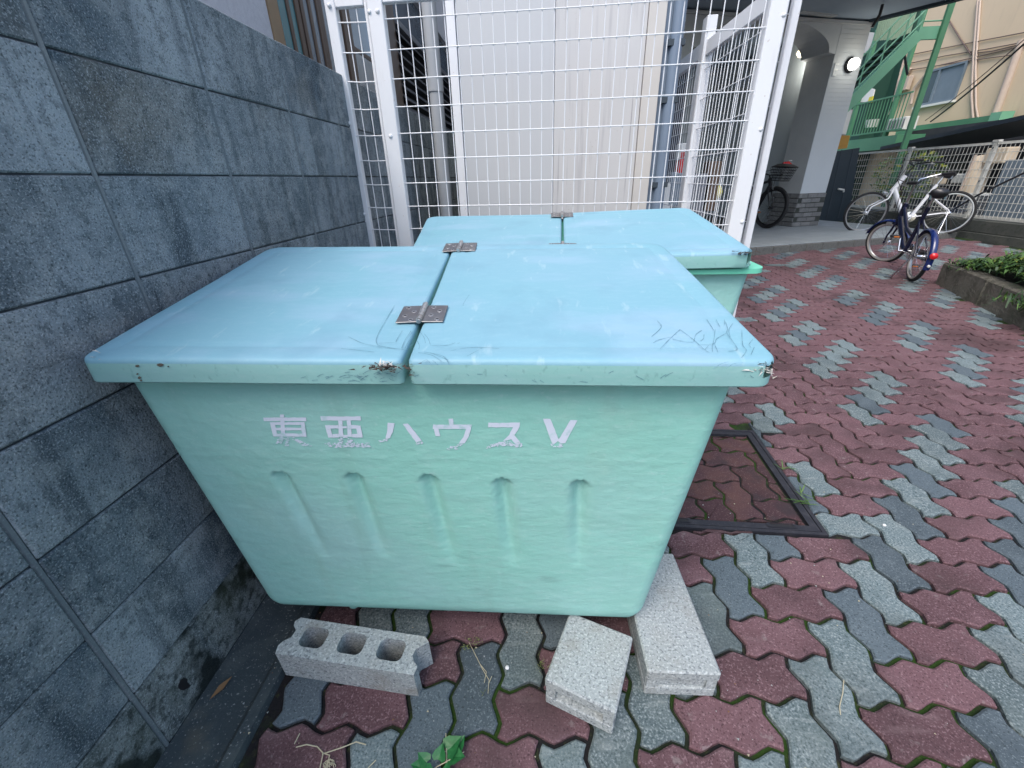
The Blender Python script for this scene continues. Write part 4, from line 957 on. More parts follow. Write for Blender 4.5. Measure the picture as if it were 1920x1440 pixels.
# ------------------------------------------------------------------ bicycles
def bicycle(name, label, rear, heading, wr, wb, lean, steer, mats, opts):
    """local frame: x forward from the rear contact point, z up"""
    t = thing(name, (0, 0, 0), label, 'bicycle', 'bicycles parked round the porch')
    fm, tm_, rm = mats['frame'], mats['tyre'], mats['rim']
    tw = opts.get('tyre', .02); ORIG[t.name] = Vector((0, 0, 0))
    R, Fh = Vector((0, 0, wr)), Vector((wb, 0, wr))
    hx = wb-opts.get('rake', .165*wr/.33); ht = opts.get('head', .80)
    head_lo, head_hi = Vector((hx+.04+opts.get('rake', .0)*.15, 0, wr*1.0+.30*wr/.33+.02)), Vector((hx-.02, 0, ht))
    ax = (head_hi-head_lo).normalized()
    S = Matrix.Translation(head_lo) @ Matrix.Rotation(steer, 4, ax) @ Matrix.Translation(-head_lo)
    sv = lambda p: S @ Vector(p)
    def wheel(c, xf):
        axl = (xf(c+Vector((0, 1, 0)))-xf(c)).normalized(); cc = xf(c)
        b = MB(); b.torus(cc, axl, wr-tw, tw, 44, 8, sq=.9, mi=0)
        if mats.get('wall'): b.torus(cc, axl, wr-tw*1.75, tw*.55, 44, 6, sq=1.9, mi=1)
        w = b.build('wheel', [tm_, mats.get('wall') or tm_], t, smooth=True)
        b = MB(); b.torus(cc, axl, wr-2.2*tw, .012, 44, 6, sq=1.1); b.build('rim', rm, w, smooth=True)
        b = MB(); b.lathe(cc-axl*.045, axl, [(.012, 0), (.028, .006), (.018, .02), (.018, .07), (.028, .084), (.012, .09)], 14); b.build('hub', mats.get('metal', M['chrome']), w, smooth=True)
        b = MB(); a = Vector((0, 0, 1)); u = (xf(c+Vector((1, 0, 0)))-cc).normalized(); wv_ = (xf(c+Vector((0, 0, 1)))-cc).normalized(); ns = 28
        for i in range(ns):
            q = 2*PI*i/ns; q2 = q+(.5 if i % 4 < 2 else -.5); sd_ = .035 if i % 2 else -.035
            b.tube([cc+axl*sd_+(u*math.cos(q2)+wv_*math.sin(q2))*.02, cc+(u*math.cos(q)+wv_*math.sin(q))*(wr-2.3*tw)], .0011, 3, caps=False)
        b.build('spokes', mats.get('metal', M['chrome']), w)
        return cc, axl, u, wv_
    wheel(R, lambda p: Vector(p)); fc = wheel(Fh, lambda p: sv(p))
    bb = Vector((wb*.42, 0, opts.get('bb', .27))); st = Vector((wb*.42-.19, 0, opts.get('seat', .78)-.12)); sm_ = bb+(st-bb)*.62
    tr = opts.get('tube', .017)
    b = MB()
    if opts.get('lowstep', True):
        b.tube([head_lo+ax*.06, bb+Vector((.12, 0, .04)), bb], [tr*1.25, tr*1.25, tr*1.1], 12)
        if opts.get('twin'): b.tube([head_hi-ax*.05, (head_hi+bb)/2+Vector((-.06, 0, -.02)), bb+(st-bb)*.35], tr*.9, 10)
    else:
        b.tube([head_lo+ax*.03, bb], tr*1.5, 12); b.tube([head_hi-ax*.04, sm_+(st-sm_)*.6], tr*1.1, 12)
    b.tube([bb, st], tr*.95, 12); b.tube([head_lo, head_hi], tr*1.3, 12)
    for s in (-1, 1):
        b.tube([bb+Vector((0, s*.02, 0)), R+Vector((.08, s*.045, 0)), R+Vector((0, s*.055, 0))], .009, 8)
        b.tube([sm_+Vector((0, s*.015, .05)), R+Vector((.02, s*.05, .05)), R+Vector((0, s*.055, 0))], .008, 8)
    b.build('frame', fm, t, smooth=True)
    b = MB()
    for s in (-1, 1): b.tube([sv(head_lo+Vector((0, s*.03, -.01))), sv(head_lo+Vector((.03, s*.045, -.10))), sv(Fh+Vector((-.03, s*.05, .10))), sv(Fh+Vector((0, s*.05, 0)))], [.013, .013, .010, .009], 8)
    b.tube([sv(head_lo+Vector((0, -.035, -.01))), sv(head_lo+Vector((0, .035, -.01)))], .013, 8); b.build('fork', mats.get('fork', fm), t, smooth=True)
    hb = head_hi+ax*opts.get('stem', .12); b = MB(); b.tube([sv(head_hi), sv(hb)], .012, 10)
    sw = opts.get('sweep', .16); hw_ = opts.get('bar', .27); rise = opts.get('rise', .05)
    bar_p = [hb+Vector((-sw, -hw_, rise)), hb+Vector((-sw*.4, -hw_*.92, rise)), hb+Vector((.03, -hw_*.35, rise*.6)), hb, hb+Vector((.03, hw_*.35, rise*.6)), hb+Vector((-sw*.4, hw_*.92, rise)), hb+Vector((-sw, hw_, rise))]
    b.tube([sv(p) for p in bar_p], .011, 8); b.build('handlebar', mats.get('bar', M['chrome']), t, smooth=True)
    for s in (0, -1):
        e = bar_p[s]; d = (bar_p[1]-e if s == 0 else bar_p[-2]-e).normalized(); b = MB(); b.tube([sv(e-d*.03), sv(e+d*.09)], .017, 10); b.build('grip', M['black'], t, smooth=True)
        b = MB(); q = e+d*.10; b.tube([sv(q), sv(q+Vector((.05, 0, -.02))), sv(q-d*.08+Vector((.06, 0, -.03)))], .006, 6); b.build('brake_lever', M['rim_alu'], t)
    top = st+(st-bb).normalized()*.12; b = MB(); b.tube([st, top], .013, 10); b.build('seatpost', M['chrome'], t, smooth=True)
    b = MB(); ln = .27; pts = [top+Vector((ln*.55, 0, .01)), top+Vector((ln*.3, 0, .018)), top+Vector((0, 0, .022)), top+Vector((-ln*.3, 0, .028)), top+Vector((-ln*.45, 0, .03)), top+Vector((-ln*.53, 0, .025))]
    b.tube(pts, [.018, .028, .048, .080, .070, .025], 16); 
    b.v = [(x, y, (z-(top.z+.02))*.7+top.z+.02) for x, y, z in b.v]; sd2 = b.build('saddle', M['seat_black'], t, smooth=True)
    b = MB()
    for s in (-1, 1): b.tube([top+Vector((.10, s*.02, .0)), top+Vector((-.10, s*.04, 0))], .004, 6); b.tube([top+Vector((-.09, s*.06, -.035)), top+Vector((-.09, s*.06, .01))], .016, 8)
    b.build('saddle_rail', M['chrome'], sd2)
    # crank set
    b = MB(); b.lathe(bb+Vector((0, -.055, 0)), (0, 1, 0), [(.02, 0), (.085, .004), (.085, .01), (.02, .012)], 24); b.tube([bb+Vector((0, -.06, 0)), bb+Vector((0, .06, 0))], .014, 10); ca = opts.get('crank', .6)
    d = Vector((math.cos(ca), 0, math.sin(ca)))*.16
    b.tube([bb+Vector((0, -.06, 0)), bb+Vector((0, -.075, 0))+d], .010, 8); b.tube([bb+Vector((0, .06, 0)), bb+Vector((0, .075, 0))-d], .010, 8); b.build('crank', M['chrome'], t, smooth=True)
    for s, q in ((-1, d), (1, -d)):
        b = MB(); c = bb+Vector((0, s*.12, 0))+q; b.box(c, (.09, .085, .024)); pe = b.build('pedal', M['black'], t, bevel=.004)
        b = MB(); b.box(c+Vector((0, 0, .0)), (.094, .05, .012)); b.build('reflector', M['orange'], pe)
    if opts.get('chaincase', True):
        b = MB(); b.beam(bb+Vector((.03, -.062, .0)), R+Vector((0, -.062, 0)), .02, .10); b.build('chain_case', M['black'], t, bevel=.008)
    if mats.get('fender'):
        for c, xf, a0, a1 in ((R, lambda p: Vector(p), math.radians(35), math.radians(200)), (Fh, sv, math.radians(20), math.radians(165))):
            b = MB(); n = 18; rr_ = wr+.022; vs = []
            for i in range(n+1):
                a = a0+(a1-a0)*i/n
                for y, dr in ((-.030, -.016), (-.02, 0), (0, .004), (.02, 0), (.030, -.016)): vs.append(xf(c+Vector((math.cos(a)*(rr_+dr), y, math.sin(a)*(rr_+dr)))))
            b.add(vs, [(i*5+j, i*5+j+1, i*5+j+6, i*5+j+5) for i in range(n) for j in range(4)]); b.build('mudguard', mats['fender'], t, smooth=True, fix=False)
            b = MB(); a = a1-.45
            for s in (-1, 1): b.tube([xf(c+Vector((0, s*.05, 0))), xf(c+Vector((math.cos(a)*rr_, s*.028, math.sin(a)*rr_)))], .003, 5)
            b.build('fender_stay', M['chrome'], t)
        a = math.radians(176); p = R+Vector((math.cos(a)*(wr+.04), 0, math.sin(a)*(wr+.04)+.03)); b = MB(); b.lathe(p, (-1, 0, .1), [(.03, -.01), (.032, .015), (.015, .03)], 16); b.build('tail_reflector', M['red'], t, smooth=True)
        b = MB(); a = math.radians(190); p = R+Vector((math.cos(a)*(wr+.032), 0, math.sin(a)*(wr+.032))); b.lathe(p, (-1, 0, -.2), [(.012, -.01), (.013, .008), (.004, .012)], 12); b.build('white_reflector', M['unit_white'], t, smooth=True)
    if opts.get('rack'):
        b = MB(); z = wr*2+.06
        for s in (-.06, 0, .06): b.tube([Vector((.16, s, z)), Vector((-.22, s, z))], .005, 6)
        for x in (.15, 0, -.2): b.tube([Vector((x, -.065, z)), Vector((x, .065, z))], .005, 6)
        for s in (-1, 1): b.tube([Vector((-.05, s*.065, z)), R+Vector((0, s*.06, 0))], .005, 6)
        b.build('rack', M['chrome'], t, smooth=True)
    if opts.get('stand'):
        b = MB(); b.tube([R+Vector((.02, .06, 0)), R+Vector((.07, .16, -wr+.015)), R+Vector((.12, .20, -wr+.008))], .009, 8); b.build('kickstand', M['chrome'], t, smooth=True)
    if opts.get('basket'):
        b = MB(); o_ = head_hi+Vector((.10, 0, -.02)); Wb, Lb, Hb = .17, .26, .22
        for k in range(6):
            z = o_.z-.02+Hb*k/5; e = .75+.25*k/5; q = [Vector((o_.x+a*Lb*e+.02, c_*Wb*e, z)) for a, c_ in ((0, -1), (1, -1), (1, 1), (0, 1), (0, -1))]
            b.tube([sv(p) for p in q], .004, 5)
        for k in range(11):
            y = (k/5-1)*Wb
            for xx in (0, Lb): b.tube([sv(Vector((o_.x+xx*.75+.02, y*.75, o_.z-.02))), sv(Vector((o_.x+xx+.02, y, o_.z-.02+Hb)))], .003, 4)
        for k in range(8):
            xx = Lb*k/7
            for s in (-1, 1): b.tube([sv(Vector((o_.x+xx*.75+.02, s*Wb*.75, o_.z-.02))), sv(Vector((o_.x+xx+.02, s*Wb, o_.z-.02+Hb)))], .003, 4)
        bs_ = b.build('basket', M['black'], t)
        b = MB(); vs = [(o_.x+.02, -Wb, o_.z+Hb-.02), (o_.x+Lb+.05, -Wb, o_.z+Hb-.02), (o_.x+Lb+.05, Wb, o_.z+Hb-.02), (o_.x+.02, Wb, o_.z+Hb-.02), (o_.x+.07, -.09, o_.z+Hb+.03), (o_.x+Lb-.02, -.09, o_.z+Hb+.03), (o_.x+Lb-.02, .09, o_.z+Hb+.03), (o_.x+.07, .09, o_.z+Hb+.03)]
        b.add([sv(v) for v in vs], [(0, 1, 5, 4), (1, 2, 6, 5), (2, 3, 7, 6), (3, 0, 4, 7), (4, 5, 6, 7)]); b.build('basket_cover', M['black'], bs_)
    # brake cables
    b = MB()
    for s in (-1, 1): b.tube([sv(bar_p[1 if s < 0 else 5]), sv(hb+Vector((.14, s*.10, .08))), sv(hb+Vector((.12, s*.03, -.06))), sv(head_lo+Vector((.05, s*.02, .02)))], .004, 5)
    b.build('brake_cable', M['black'], t)
    b = MB(); q = sv(head_lo+Vector((.09, 0, -.02))); b.lathe(q, sv(head_lo+Vector((1.09, 0, -.02)))-q, [(.02, -.04), (.034, 0), (.034, .02), (.01, .025)], 14); b.build('headlight', M['rim_alu'], t, smooth=True)
    # place
    t.location = rear; t.rotation_euler = (lean, 0, heading); return t
# white bicycle
wf, wrr = at_z(1612, 432, PZ), at_z(1750, 440, .16); dv = wf-wrr
bicycle('bicycle', 'white framed city bicycle with silver rims by the mesh fence', Vector((wf.x, wf.y, PZ))-dv.normalized()*1.08, math.atan2(dv.y, dv.x), .335, 1.08, math.radians(3), math.radians(18),
        dict(frame=M['frame_white'], tyre=M['tyre'], rim=M['rim_alu'], fender=None, bar=M['black']), dict(tube=.027, rake=.36, head=.90, stem=.16, seat=.88, rack=False, sweep=.22, rise=.06, crank=2.2, stand=True))
# blue small-wheel bicycle
bl_r = at_z(1707, 527, gz(4.9)); bl_h = math.atan2(1.40, .55)
bicycle('bicycle', 'navy small wheeled bicycle with blue mudguards, nearest to the camera', bl_r, bl_h, .262, 1.16, math.radians(1), math.radians(42),
        dict(frame=M['frame_blue'], tyre=M['tyre'], wall=M['tyre_wall'], rim=M['rim_alu'], fender=M['fender_blue'], bar=M['chrome']), dict(tube=.022, tyre=.020, head=.74, stem=.22, seat=.86, bb=.25, sweep=.18, rise=.05, rack=False, twin=True, crank=-1.9, stand=True))
# black mountain bike inside the porch
mb_f = at_z(1440, 428, PZ); hd3 = math.atan2(-.93, -.02)
bicycle('bicycle', 'black mountain bicycle with fat tyres and covered basket parked inside the porch', Vector((mb_f.x, mb_f.y, PZ))-Vector((math.cos(hd3), math.sin(hd3), 0))*1.08, hd3, .365, 1.08, math.radians(5), math.radians(24),
        dict(frame=M['frame_black'], tyre=M['tyre'], rim=M['rim_black'], metal=M['rim_black'], bar=M['black']), dict(tube=.022, tyre=.030, head=.86, stem=.06, seat=.92, lowstep=False, bar=.33, sweep=.03, rise=.02, chaincase=False, basket=True, crank=.3))
# cane and red bag in the porch
c0 = at_z(1478, 422, PZ); t = thing('walking_stick', c0, 'thin stick with pale hooked handle leaning on the porch pillar beside the black bicycle', 'stick')
hk = at_y(1487, 307, c0.y+.05); b = MB(); b.tube([c0, c0+(hk-c0)*.8], .012, 8); b.build('shaft', M['black'], t, smooth=True)
b = MB(); b.tube([c0+(hk-c0)*.8, hk, hk+Vector((-.03, 0, .05)), hk+Vector((-.09, 0, .055))], .014, 8); b.build('handle', M['unit_white'], t, smooth=True)
rb = at_y(1477, 308, mb_f.y-.05); b = MB(); b.tube([rb+Vector((-.09, 0, .02)), rb, rb+Vector((.07, 0, -.02))], [.02, .05, .02], 10); tag(b.build('red_bag', M['red'], None, smooth=True, base=rb), 'small red bag on top of the black bicycle basket', 'bag')
yb = at_z(1342, 365, .45) if False else at_y(1342, 358, 5.6)
b = MB(); b.lathe(yb, (0, 0, 1), [(.03, -.09), (.07, -.06), (.075, .0), (.05, .05), (.02, .08)], 16); tag(b.build('yellow_ball', M['yellow'], None, smooth=True, base=yb), 'yellow ball shaped object behind the mesh side panel', 'ball')
t = thing('storage_rack', at_y(1320, 370, 5.3), 'low rack of clutter in the dark entry behind the mesh panel', 'rack')
for u, v, w, h, m_ in ((1300, 372, .25, .5, 'louver'), (1268, 355, .2, .35, 'grey_sheet'), (1278, 305, .10, .22, 'red'), (1279, 285, .1, .16, 'unit_white'), (1330, 350, .14, .5, 'brown_alu'), (1245, 380, .12, .4, 'unit_white')):
    p = at_y(u, v, 5.3); b = MB(); b.box(p, (w, .15, h)); b.build('crate', M[m_], t, bevel=.01)

# ------------------------------------------------------------------ right side: gate, retaining wall, fence, planter
gt = thing('gate', at_y(1545, 418, 10.2), 'dark slate coloured gate with white lever handle right of the porch pillar', 'gate')
def quad_y(px, y, th, name, m_, par, bevel=0):
    b = MB(); b.prism([at_y(u, v, y) for u, v in px], (0, th, 0)); return b.build(name, m_, par, bevel=bevel)
gp = quad_y([(1500, 425), (1590, 412), (1612, 277), (1540, 288)], 10.2, .06, 'door_panel', M['gate'], gt)
p = at_y(1575, 355, 10.2); b = MB(); b.tube([p+Vector((-.06, -.03, .01)), p+Vector((.06, -.03, -.01)), p+Vector((.08, -.01, -.05))], .018, 8); b.build('handle', M['unit_white'], gp, smooth=True)
for du in (0, 22, 44): quad_y([(1527+du, 416-du*.15), (1528.5+du, 416-du*.15), (1557.5+du, 283-du*.1), (1556+du, 283-du*.1)], 10.19, .01, 'groove', M['fascia'], gt)
ob = quad_y([(1553, 282), (1588, 278), (1594, 254), (1560, 254)], 10.6, .08, 'signboard', M['ochre'], None); tag(ob, 'plain ochre board above the dark gate', 'board')
RX = 7.9
rw = thing('retaining_wall', (RX, 7, 0), 'old dark concrete retaining wall under the right hand mesh fence', 'wall')
for y0, y1 in ((1.5, 4.2), (4.21, 6.3), (6.31, 7.9), (7.91, 9.6), (9.61, 11.6)):
    b = MB(); b.mm((RX, y0, -.05), (RX+.25, y1, .20)); b.build('block', M['retain'], rw, bevel=.008)
    b = MB(); b.mm((RX+.01, y0+.3, .203), (RX+.25, y1+.29, .385)); b.build('block', M['retain'], rw, bevel=.008)
rf = thing('mesh_fence', (RX+.1, 8, .385), 'weathered white mesh fence on the dark retaining wall at right', 'fence')
FX = RX+.10
def rpost(y, w=.06):
    b = MB(); b.mm((FX-.03, y-w/2, .386), (FX+.02, y+w/2, 1.50)); o = b.build('post', M['white_old'], rf, bevel=.004)
    for z in (.5, .95, 1.42): 
        b = MB(); b.lathe((FX-.03, y, z), (-1, 0, 0), [(.012, 0), (.010, .01), (.002, .013)], 8); b.build('bolt', M['fascia'], o)
    b = MB(); b.mm((FX-.035, y-w/2-.02, 1.501), (FX+.03, y+w/2+.02, 1.53)); b.build('cap', M['white_old'], o)
for y in (4.0, 6.0, 8.0, 9.7, 11.3): rpost(y)
b = MB(); b.mm((FX-.02, 3.0, .40), (FX+.0, 11.3, .45)); b.build('rail', M['white_old'], rf); b = MB(); b.mm((FX-.02, 3.0, 1.47), (FX, 11.3, 1.50)); b.build('rail', M['white_old'], rf)
wm = MB(); wm.tube([(FX-.025, 0, .42), (FX-.025, 0, 1.49)], .004, 4); wmm = wm.mesh('wire', M['white_old'])
y = 3.05
while y < 11.3:
    o = link('wire', wmm, rf); o.location = Vector((0, y, 0))-origin(rf); y += .07
for k in range(9):
    z = .53+.117*k; b = MB(); b.tube([(FX-.03, 3.0, z), (FX-.03, 11.3, z)], .0042, 4); b.build('wire', M['white_old'], rf)
# planter kerb
kb = thing('planter_kerb', (5.1, 4.8, 0), 'rough stone kerb holding the weedy planting bed at right', 'kerb')
KA, KB = Vector((5.12, 4.82, 0)), Vector((4.62, 3.36, 0)); kd = (KB-KA).normalized(); kn = Vector((-kd.y, kd.x, 0)); kn = kn if kn.x > 0 else -kn; ktop = .265
for i in range(5):
    a = KA+kd*(.86*i+.004); c_ = KA+kd*(.86*(i+1)-.004); b = MB()
    b.prism([Vector((q.x, q.y, -.03)) for q in (a, c_, c_+kn*.13, a+kn*.13)], (0, 0, ktop+.03+random.uniform(-.006, .006))); b.build('kerb_stone', M['kerb'], kb, bevel=.014)
ke = Vector((.94, .34, 0))
for i in range(4):
    a = KA+kn*.135+ke*(.66*i); c_ = KA+kn*.135+ke*(.66*(i+1)-.008); s_ = Vector((.34, -.94, 0))*.12; b = MB()
    b.prism([Vector((q.x, q.y, -.03)) for q in (a, c_, c_+s_, a+s_)], (0, 0, ktop+.02)); b.build('kerb_stone', M['kerb'], kb, bevel=.012)
b = MB(); soil = [KA+kn*.1, KA+kd*4.3+kn*.1, Vector((RX, .5, 0)), Vector((RX, 5.85, 0))]
b.prism([Vector((q.x, q.y, -.03)) for q in soil], (0, 0, ktop-.03+.02)); struct(b.build('planting_bed', M['soil']), 'dark soil bed behind the stone kerb')
# weeds: blades and leaves over the bed
def weeds():
    rr = random.Random(11); b = MB()
    for k in range(1500):
        a, d = rr.uniform(.05, 3.2), min(2.3, rr.expovariate(1.1))
        if a < .35 and d > .9: continue
        base = KA+kd*a+kn*(.09+d); mound = .50*min(1, a/1.0)*math.exp(-((d-.75)/.7)**2)
        ctr = Vector((base.x, base.y, ktop-.02+mound*rr.uniform(.55, 1.05)))
        for i in range(rr.randint(7, 12)):
            az_ = rr.uniform(0, 2*PI); L = rr.uniform(.05, .13)*(1.7 if rr.random() < .06 else 1); ln_ = rr.uniform(.4, 1.7)
            d1 = Vector((math.cos(az_)*math.sin(ln_), math.sin(az_)*math.sin(ln_), math.cos(ln_)))
            s0_ = ctr+Vector((rr.gauss(0, .05), rr.gauss(0, .05), rr.gauss(0, .02))); mid = s0_+d1*L*.55; tip = mid+(d1+Vector((0, 0, -.8))).normalized()*L*.55
            w = rr.uniform(.005, .013); sd_ = d1.cross(Vector((0, 0, 1)))
            sd_ = sd_.normalized()*w if sd_.length > 1e-3 else Vector((w, 0, 0))
            mi = rr.choices((0, 1, 2), (6, 6, .5))[0]
            b.add([s0_-sd_*.5, s0_+sd_*.5, mid+sd_, tip, mid-sd_], [(0, 1, 2, 4), (4, 2, 3)], mi)
    return b
o = weeds().build('weeds', [M['leaf_a'], M['leaf_b'], M['leaf_y']], fix=False); o['kind'] = 'stuff'; o['label'] = 'tangled green weeds covering the planting bed'
# trailing weed over the kerb
def clump(center, n, h, seed, label, mats_, spread=.06, name='weed', w=(.006, .014), droop=.7):
    rr = random.Random(seed); b = MB(); c = Vector(center)
    for i in range(n):
        az_ = rr.uniform(0, 2*PI); L = h*rr.uniform(.5, 1.3); ln_ = rr.uniform(.2, 1.35); d1 = Vector((math.cos(az_)*math.sin(ln_), math.sin(az_)*math.sin(ln_), math.cos(ln_)))
        s0_ = c+Vector((rr.gauss(0, spread), rr.gauss(0, spread), 0)); mid = s0_+d1*L*.6; tip = mid+(d1+Vector((0, 0, -droop))).normalized()*L*.5; ww = rr.uniform(*w)
        sd_ = d1.cross(Vector((0, 0, 1))).normalized()*ww
        b.add([s0_-sd_*.5, s0_+sd_*.5, mid+sd_, tip, mid-sd_], [(0, 1, 2, 4), (4, 2, 3)], rr.randrange(len(mats_)))
    return tag(b.build(name, mats_, fix=False, base=c), label, 'plant')
q = KA+kd*1.55+Vector((-.02, 0, .2)); clump((q.x, q.y, .20), 160, .11, 3, 'bushy weed hanging over the kerb edge at far right', [M['leaf_a'], M['leaf_b']], .09, w=(.003, .008))
# shrub seen through the far end of the fence
def shrub(c, R, n, seed, label):
    rr = random.Random(seed); b = MB(); c = Vector(c)
    for i in range(n):
        d = Vector((rr.gauss(0, 1), rr.gauss(0, 1), rr.gauss(0, 1))).normalized()*rr.uniform(.55, 1)**.5
        p = c+Vector((d.x*R[0], d.y*R[1], d.z*R[2])); a = Vector((rr.gauss(0, 1), rr.gauss(0, 1), rr.gauss(0, 1))).normalized(); e = a.orthogonal().normalized(); s = rr.uniform(.03, .065)
        b.add([p-a*s, p+e*s*.5, p+a*s, p-e*s*.5], [(0, 1, 2, 3)], rr.choice((0, 0, 1, 2)))
    t = thing('shrub', (c.x, c.y, c.z-R[2]), label, 'shrub'); b.build('foliage', [M['leaf_a'], M['leaf_b'], M['leaf_y']], t, fix=False)
    b = MB(); b.tube([(c.x, c.y, 0), (c.x, c.y, c.z)], .03, 8); b.build('stem', M['brown_dark'], t)
shrub((8.75, 10.6, 1.0), (.5, .8, .55), 900, 5, 'green shrub growing behind the far end of the mesh fence')

# ------------------------------------------------------------------ cream building with green steel stair
BX = 11.0
bb_ = thing('apartment_building', (BX, 14, 0), 'cream rendered building with sliding window and surface pipes beyond the mesh fence', 'building')
b = MB(); b.mm((BX, 4, -.05), (BX+6, 24, 9)); b.build('wall', M['beige'], bb_)
def quad_x(px, x, th, name, m_, par, bevel=0):
    b = MB(); b.prism([at_x(u, v, x) for u, v in px], (th, 0, 0)); return b.build(name, m_, par, bevel=bevel)
def pbox_x(u0, v0, u1, v1, x, th, name, m_, par, bevel=0):   # axis aligned in y,z from two pixels
    a, c_ = at_x(u0, v0, x), at_x(u1, v1, x); b = MB(); b.mm((x, min(a.y, c_.y), min(a.z, c_.z)), (x+th, max(a.y, c_.y), max(a.z, c_.z))); return b.build(name, m_, par, bevel=bevel)
a, c_ = at_x(1742, 137, BX), at_x(1790, 183, BX); y0, y1, z0, z1 = c_.y, a.y, c_.z, a.z
def window(y0, y1, z0, z1, split=.36, root=bb_):
    b = MB(); e = .045
    for q in (((y0-e, z0-e), (y1+e, z0)), ((y0-e, z1), (y1+e, z1+e)), ((y0-e, z0), (y0, z1)), ((y1, z0), (y1+e, z1))): b.mm((BX-.05, q[0][0], q[0][1]), (BX+.02, q[1][0], q[1][1]))
    ym = y1-(y1-y0)*split; b.mm((BX-.045, ym-.03, z0), (BX+.0, ym+.03, z1)); w = b.build('window', M['grey_sheet'], root)
    b = MB(); b.mm((BX-.012, y0, z0), (BX-.004, ym-.03, z1)); b.build('pane', M['grey_sheet'], w)
    b = MB(); b.mm((BX-.010, ym+.03, z0), (BX-.003, y1, z1)); b.build('pane', M['glass_dark'], w)
    b = MB(); b.mm((BX-.09, y0-.08, z0-.10), (BX-.001, y1+.06, z0-.05)); b.build('sill', M['unit_white'], w)
window(y0, y1, z0, z1); window(9.5, 10.9, z0, z1)
def cable(pts, r, m_, label, name='cable', cat='cable', sag=0):
    P = [Vector(p) for p in pts]
    if sag and len(P) == 2: P = [P[0]+(P[1]-P[0])*t-Vector((0, 0, sag*4*t*(1-t))) for t in [i/10 for i in range(11)]]
    b = MB(); b.tube(P, r, 6); return tag(b.build(name, m_, smooth=True, base=P[0]), label, cat)
def wpx(pts, x=BX-.03): return [at_x(u, v, x) for u, v in pts]
# surface pipes of the cream wall (parts of the building)
for pts, r in (([(1834, 0), (1826, 100), (1822, 180), (1825, 225)], .028), ([(1838, 0), (1829, 130), (1830, 200), (1834, 222)], .022), ([(1917, 75), (1890, 150), (1865, 218)], .07)):
    b = MB(); b.tube(wpx(pts), r, 10); b.build('pipe', M['conduit'], bb_, smooth=True)
for pts in ([(1690, 106), (1760, 92), (1830, 78), (1925, 60)], [(1690, 122), (1770, 105), (1850, 92), (1925, 78)], [(1745, 126), (1825, 108), (1925, 84)], [(1700, 132), (1830, 112), (1905, 102)], [(1820, 100), (1860, 96), (1925, 80)]):
    b = MB(); b.tube(wpx(pts), .011, 6); b.build('wall_cable', M['cable_brown'], bb_)
b = MB(); b.tube(wpx([(1778, 36), (1800, 72), (1821, 103)]), .015, 6); b.build('wall_cable', M['cable_brown'], bb_)
ce0, ce1 = at_x(1925, 78, 9.0), at_x(1745, 228, 10.9); cable([ce0, ce1], .018, M['cable'], 'upper of two black cables slanting down across the cream wall', sag=.05)
ce0, ce1 = at_x(1925, 70, 9.4), at_x(1735, 226, 10.9); cable([ce0, ce1], .009, M['cable_brown'], 'thin cable slanting down just above the thick black one', sag=.05)
# green beam
gb = thing('steel_beam', at_x(1770, 240, 10.8), 'green painted steel beam along the foot of the cream wall', 'beam')
a, c_ = at_x(1697, 248, 10.75), at_x(1860, 228, 10.75); b = MB(); b.mm((10.72, c_.y, a.z-.13), (10.9, a.y+.3, a.z+.12)); b.build('web', M['green_paint'], gb)
b = MB(); b.mm((10.66, c_.y-.25, a.z-.13), (10.92, c_.y-.002, a.z+.16)); b.build('end_plate', M['green_pale'], gb)
# staircase
SXX = 9.6; SY = 10.7
st = thing('steel_staircase', at_y(1690, 262, SY), 'green steel outdoor staircase rising to the right before the cream wall', 'staircase')
ss = lambda u, v: at_y(u, v, SY)
lo0, hi0 = ss(1553, 234), ss(1722, 65); upz = Vector((0, 0, 1))
b = MB(); b.beam(lo0, hi0, .06, .20); b.build('stringer', M['green_pale'], st)
le = ss(1768, 62); le = Vector((le.x, SY, hi0.z)); b = MB(); b.beam(hi0+Vector((-.03, .003, .015)), le+Vector((0, .003, .015)), .06, .20); b.build('stringer', M['green_pale'], st)
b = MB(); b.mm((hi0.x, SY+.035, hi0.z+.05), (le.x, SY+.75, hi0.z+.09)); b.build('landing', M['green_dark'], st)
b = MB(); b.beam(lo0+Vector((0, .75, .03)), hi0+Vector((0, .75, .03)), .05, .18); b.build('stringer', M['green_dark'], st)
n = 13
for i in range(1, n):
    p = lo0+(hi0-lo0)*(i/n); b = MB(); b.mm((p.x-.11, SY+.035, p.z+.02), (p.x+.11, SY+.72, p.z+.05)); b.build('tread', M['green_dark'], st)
for k, h in enumerate((.20, .38, .56, .78)):
    b = MB(); b.tube([lo0+upz*h, hi0+upz*h]+([le+upz*h] if k in (0, 3) else []), .014, 6); b.build('rail', M['green_pale'], st)
for i in (1, 4, 7, 10, 12.6):
    p = lo0+(hi0-lo0)*(i/12.6); b = MB(); b.tube([p, p+upz*.78], .013, 6); b.build('baluster', M['green_pale'], st)
pp = ss(1694, 262); b = MB(); b.mm((pp.x-.04, SY-.09, 0), (pp.x+.06, SY-.035, 5.2)); b.build('post', M['green_paint'], st)
p2 = ss(1668, 200); b = MB(); b.mm((p2.x-.05, SY+2.0, 0), (p2.x+.08, SY+2.1, 4.2)); b.build('post', M['green_paint'], st)
b = MB(); b.tube([ss(1724, 80)+Vector((0, .4, 0)), ss(1731, 132)+Vector((0, .4, 0))], .022, 6); b.build('strut', M['gate'], st)
b = MB(); n = 16; xa, xb = ss(1700, 40).x, ss(1772, 40).x; vs = []
for i in range(n*2+1):
    xx = xa+(xb-xa)*i/(n*2); yy = SY+.85+(.025 if i % 2 else 0); vs += [(xx, yy, hi0.z+.12), (xx, yy, hi0.z+1.1)]
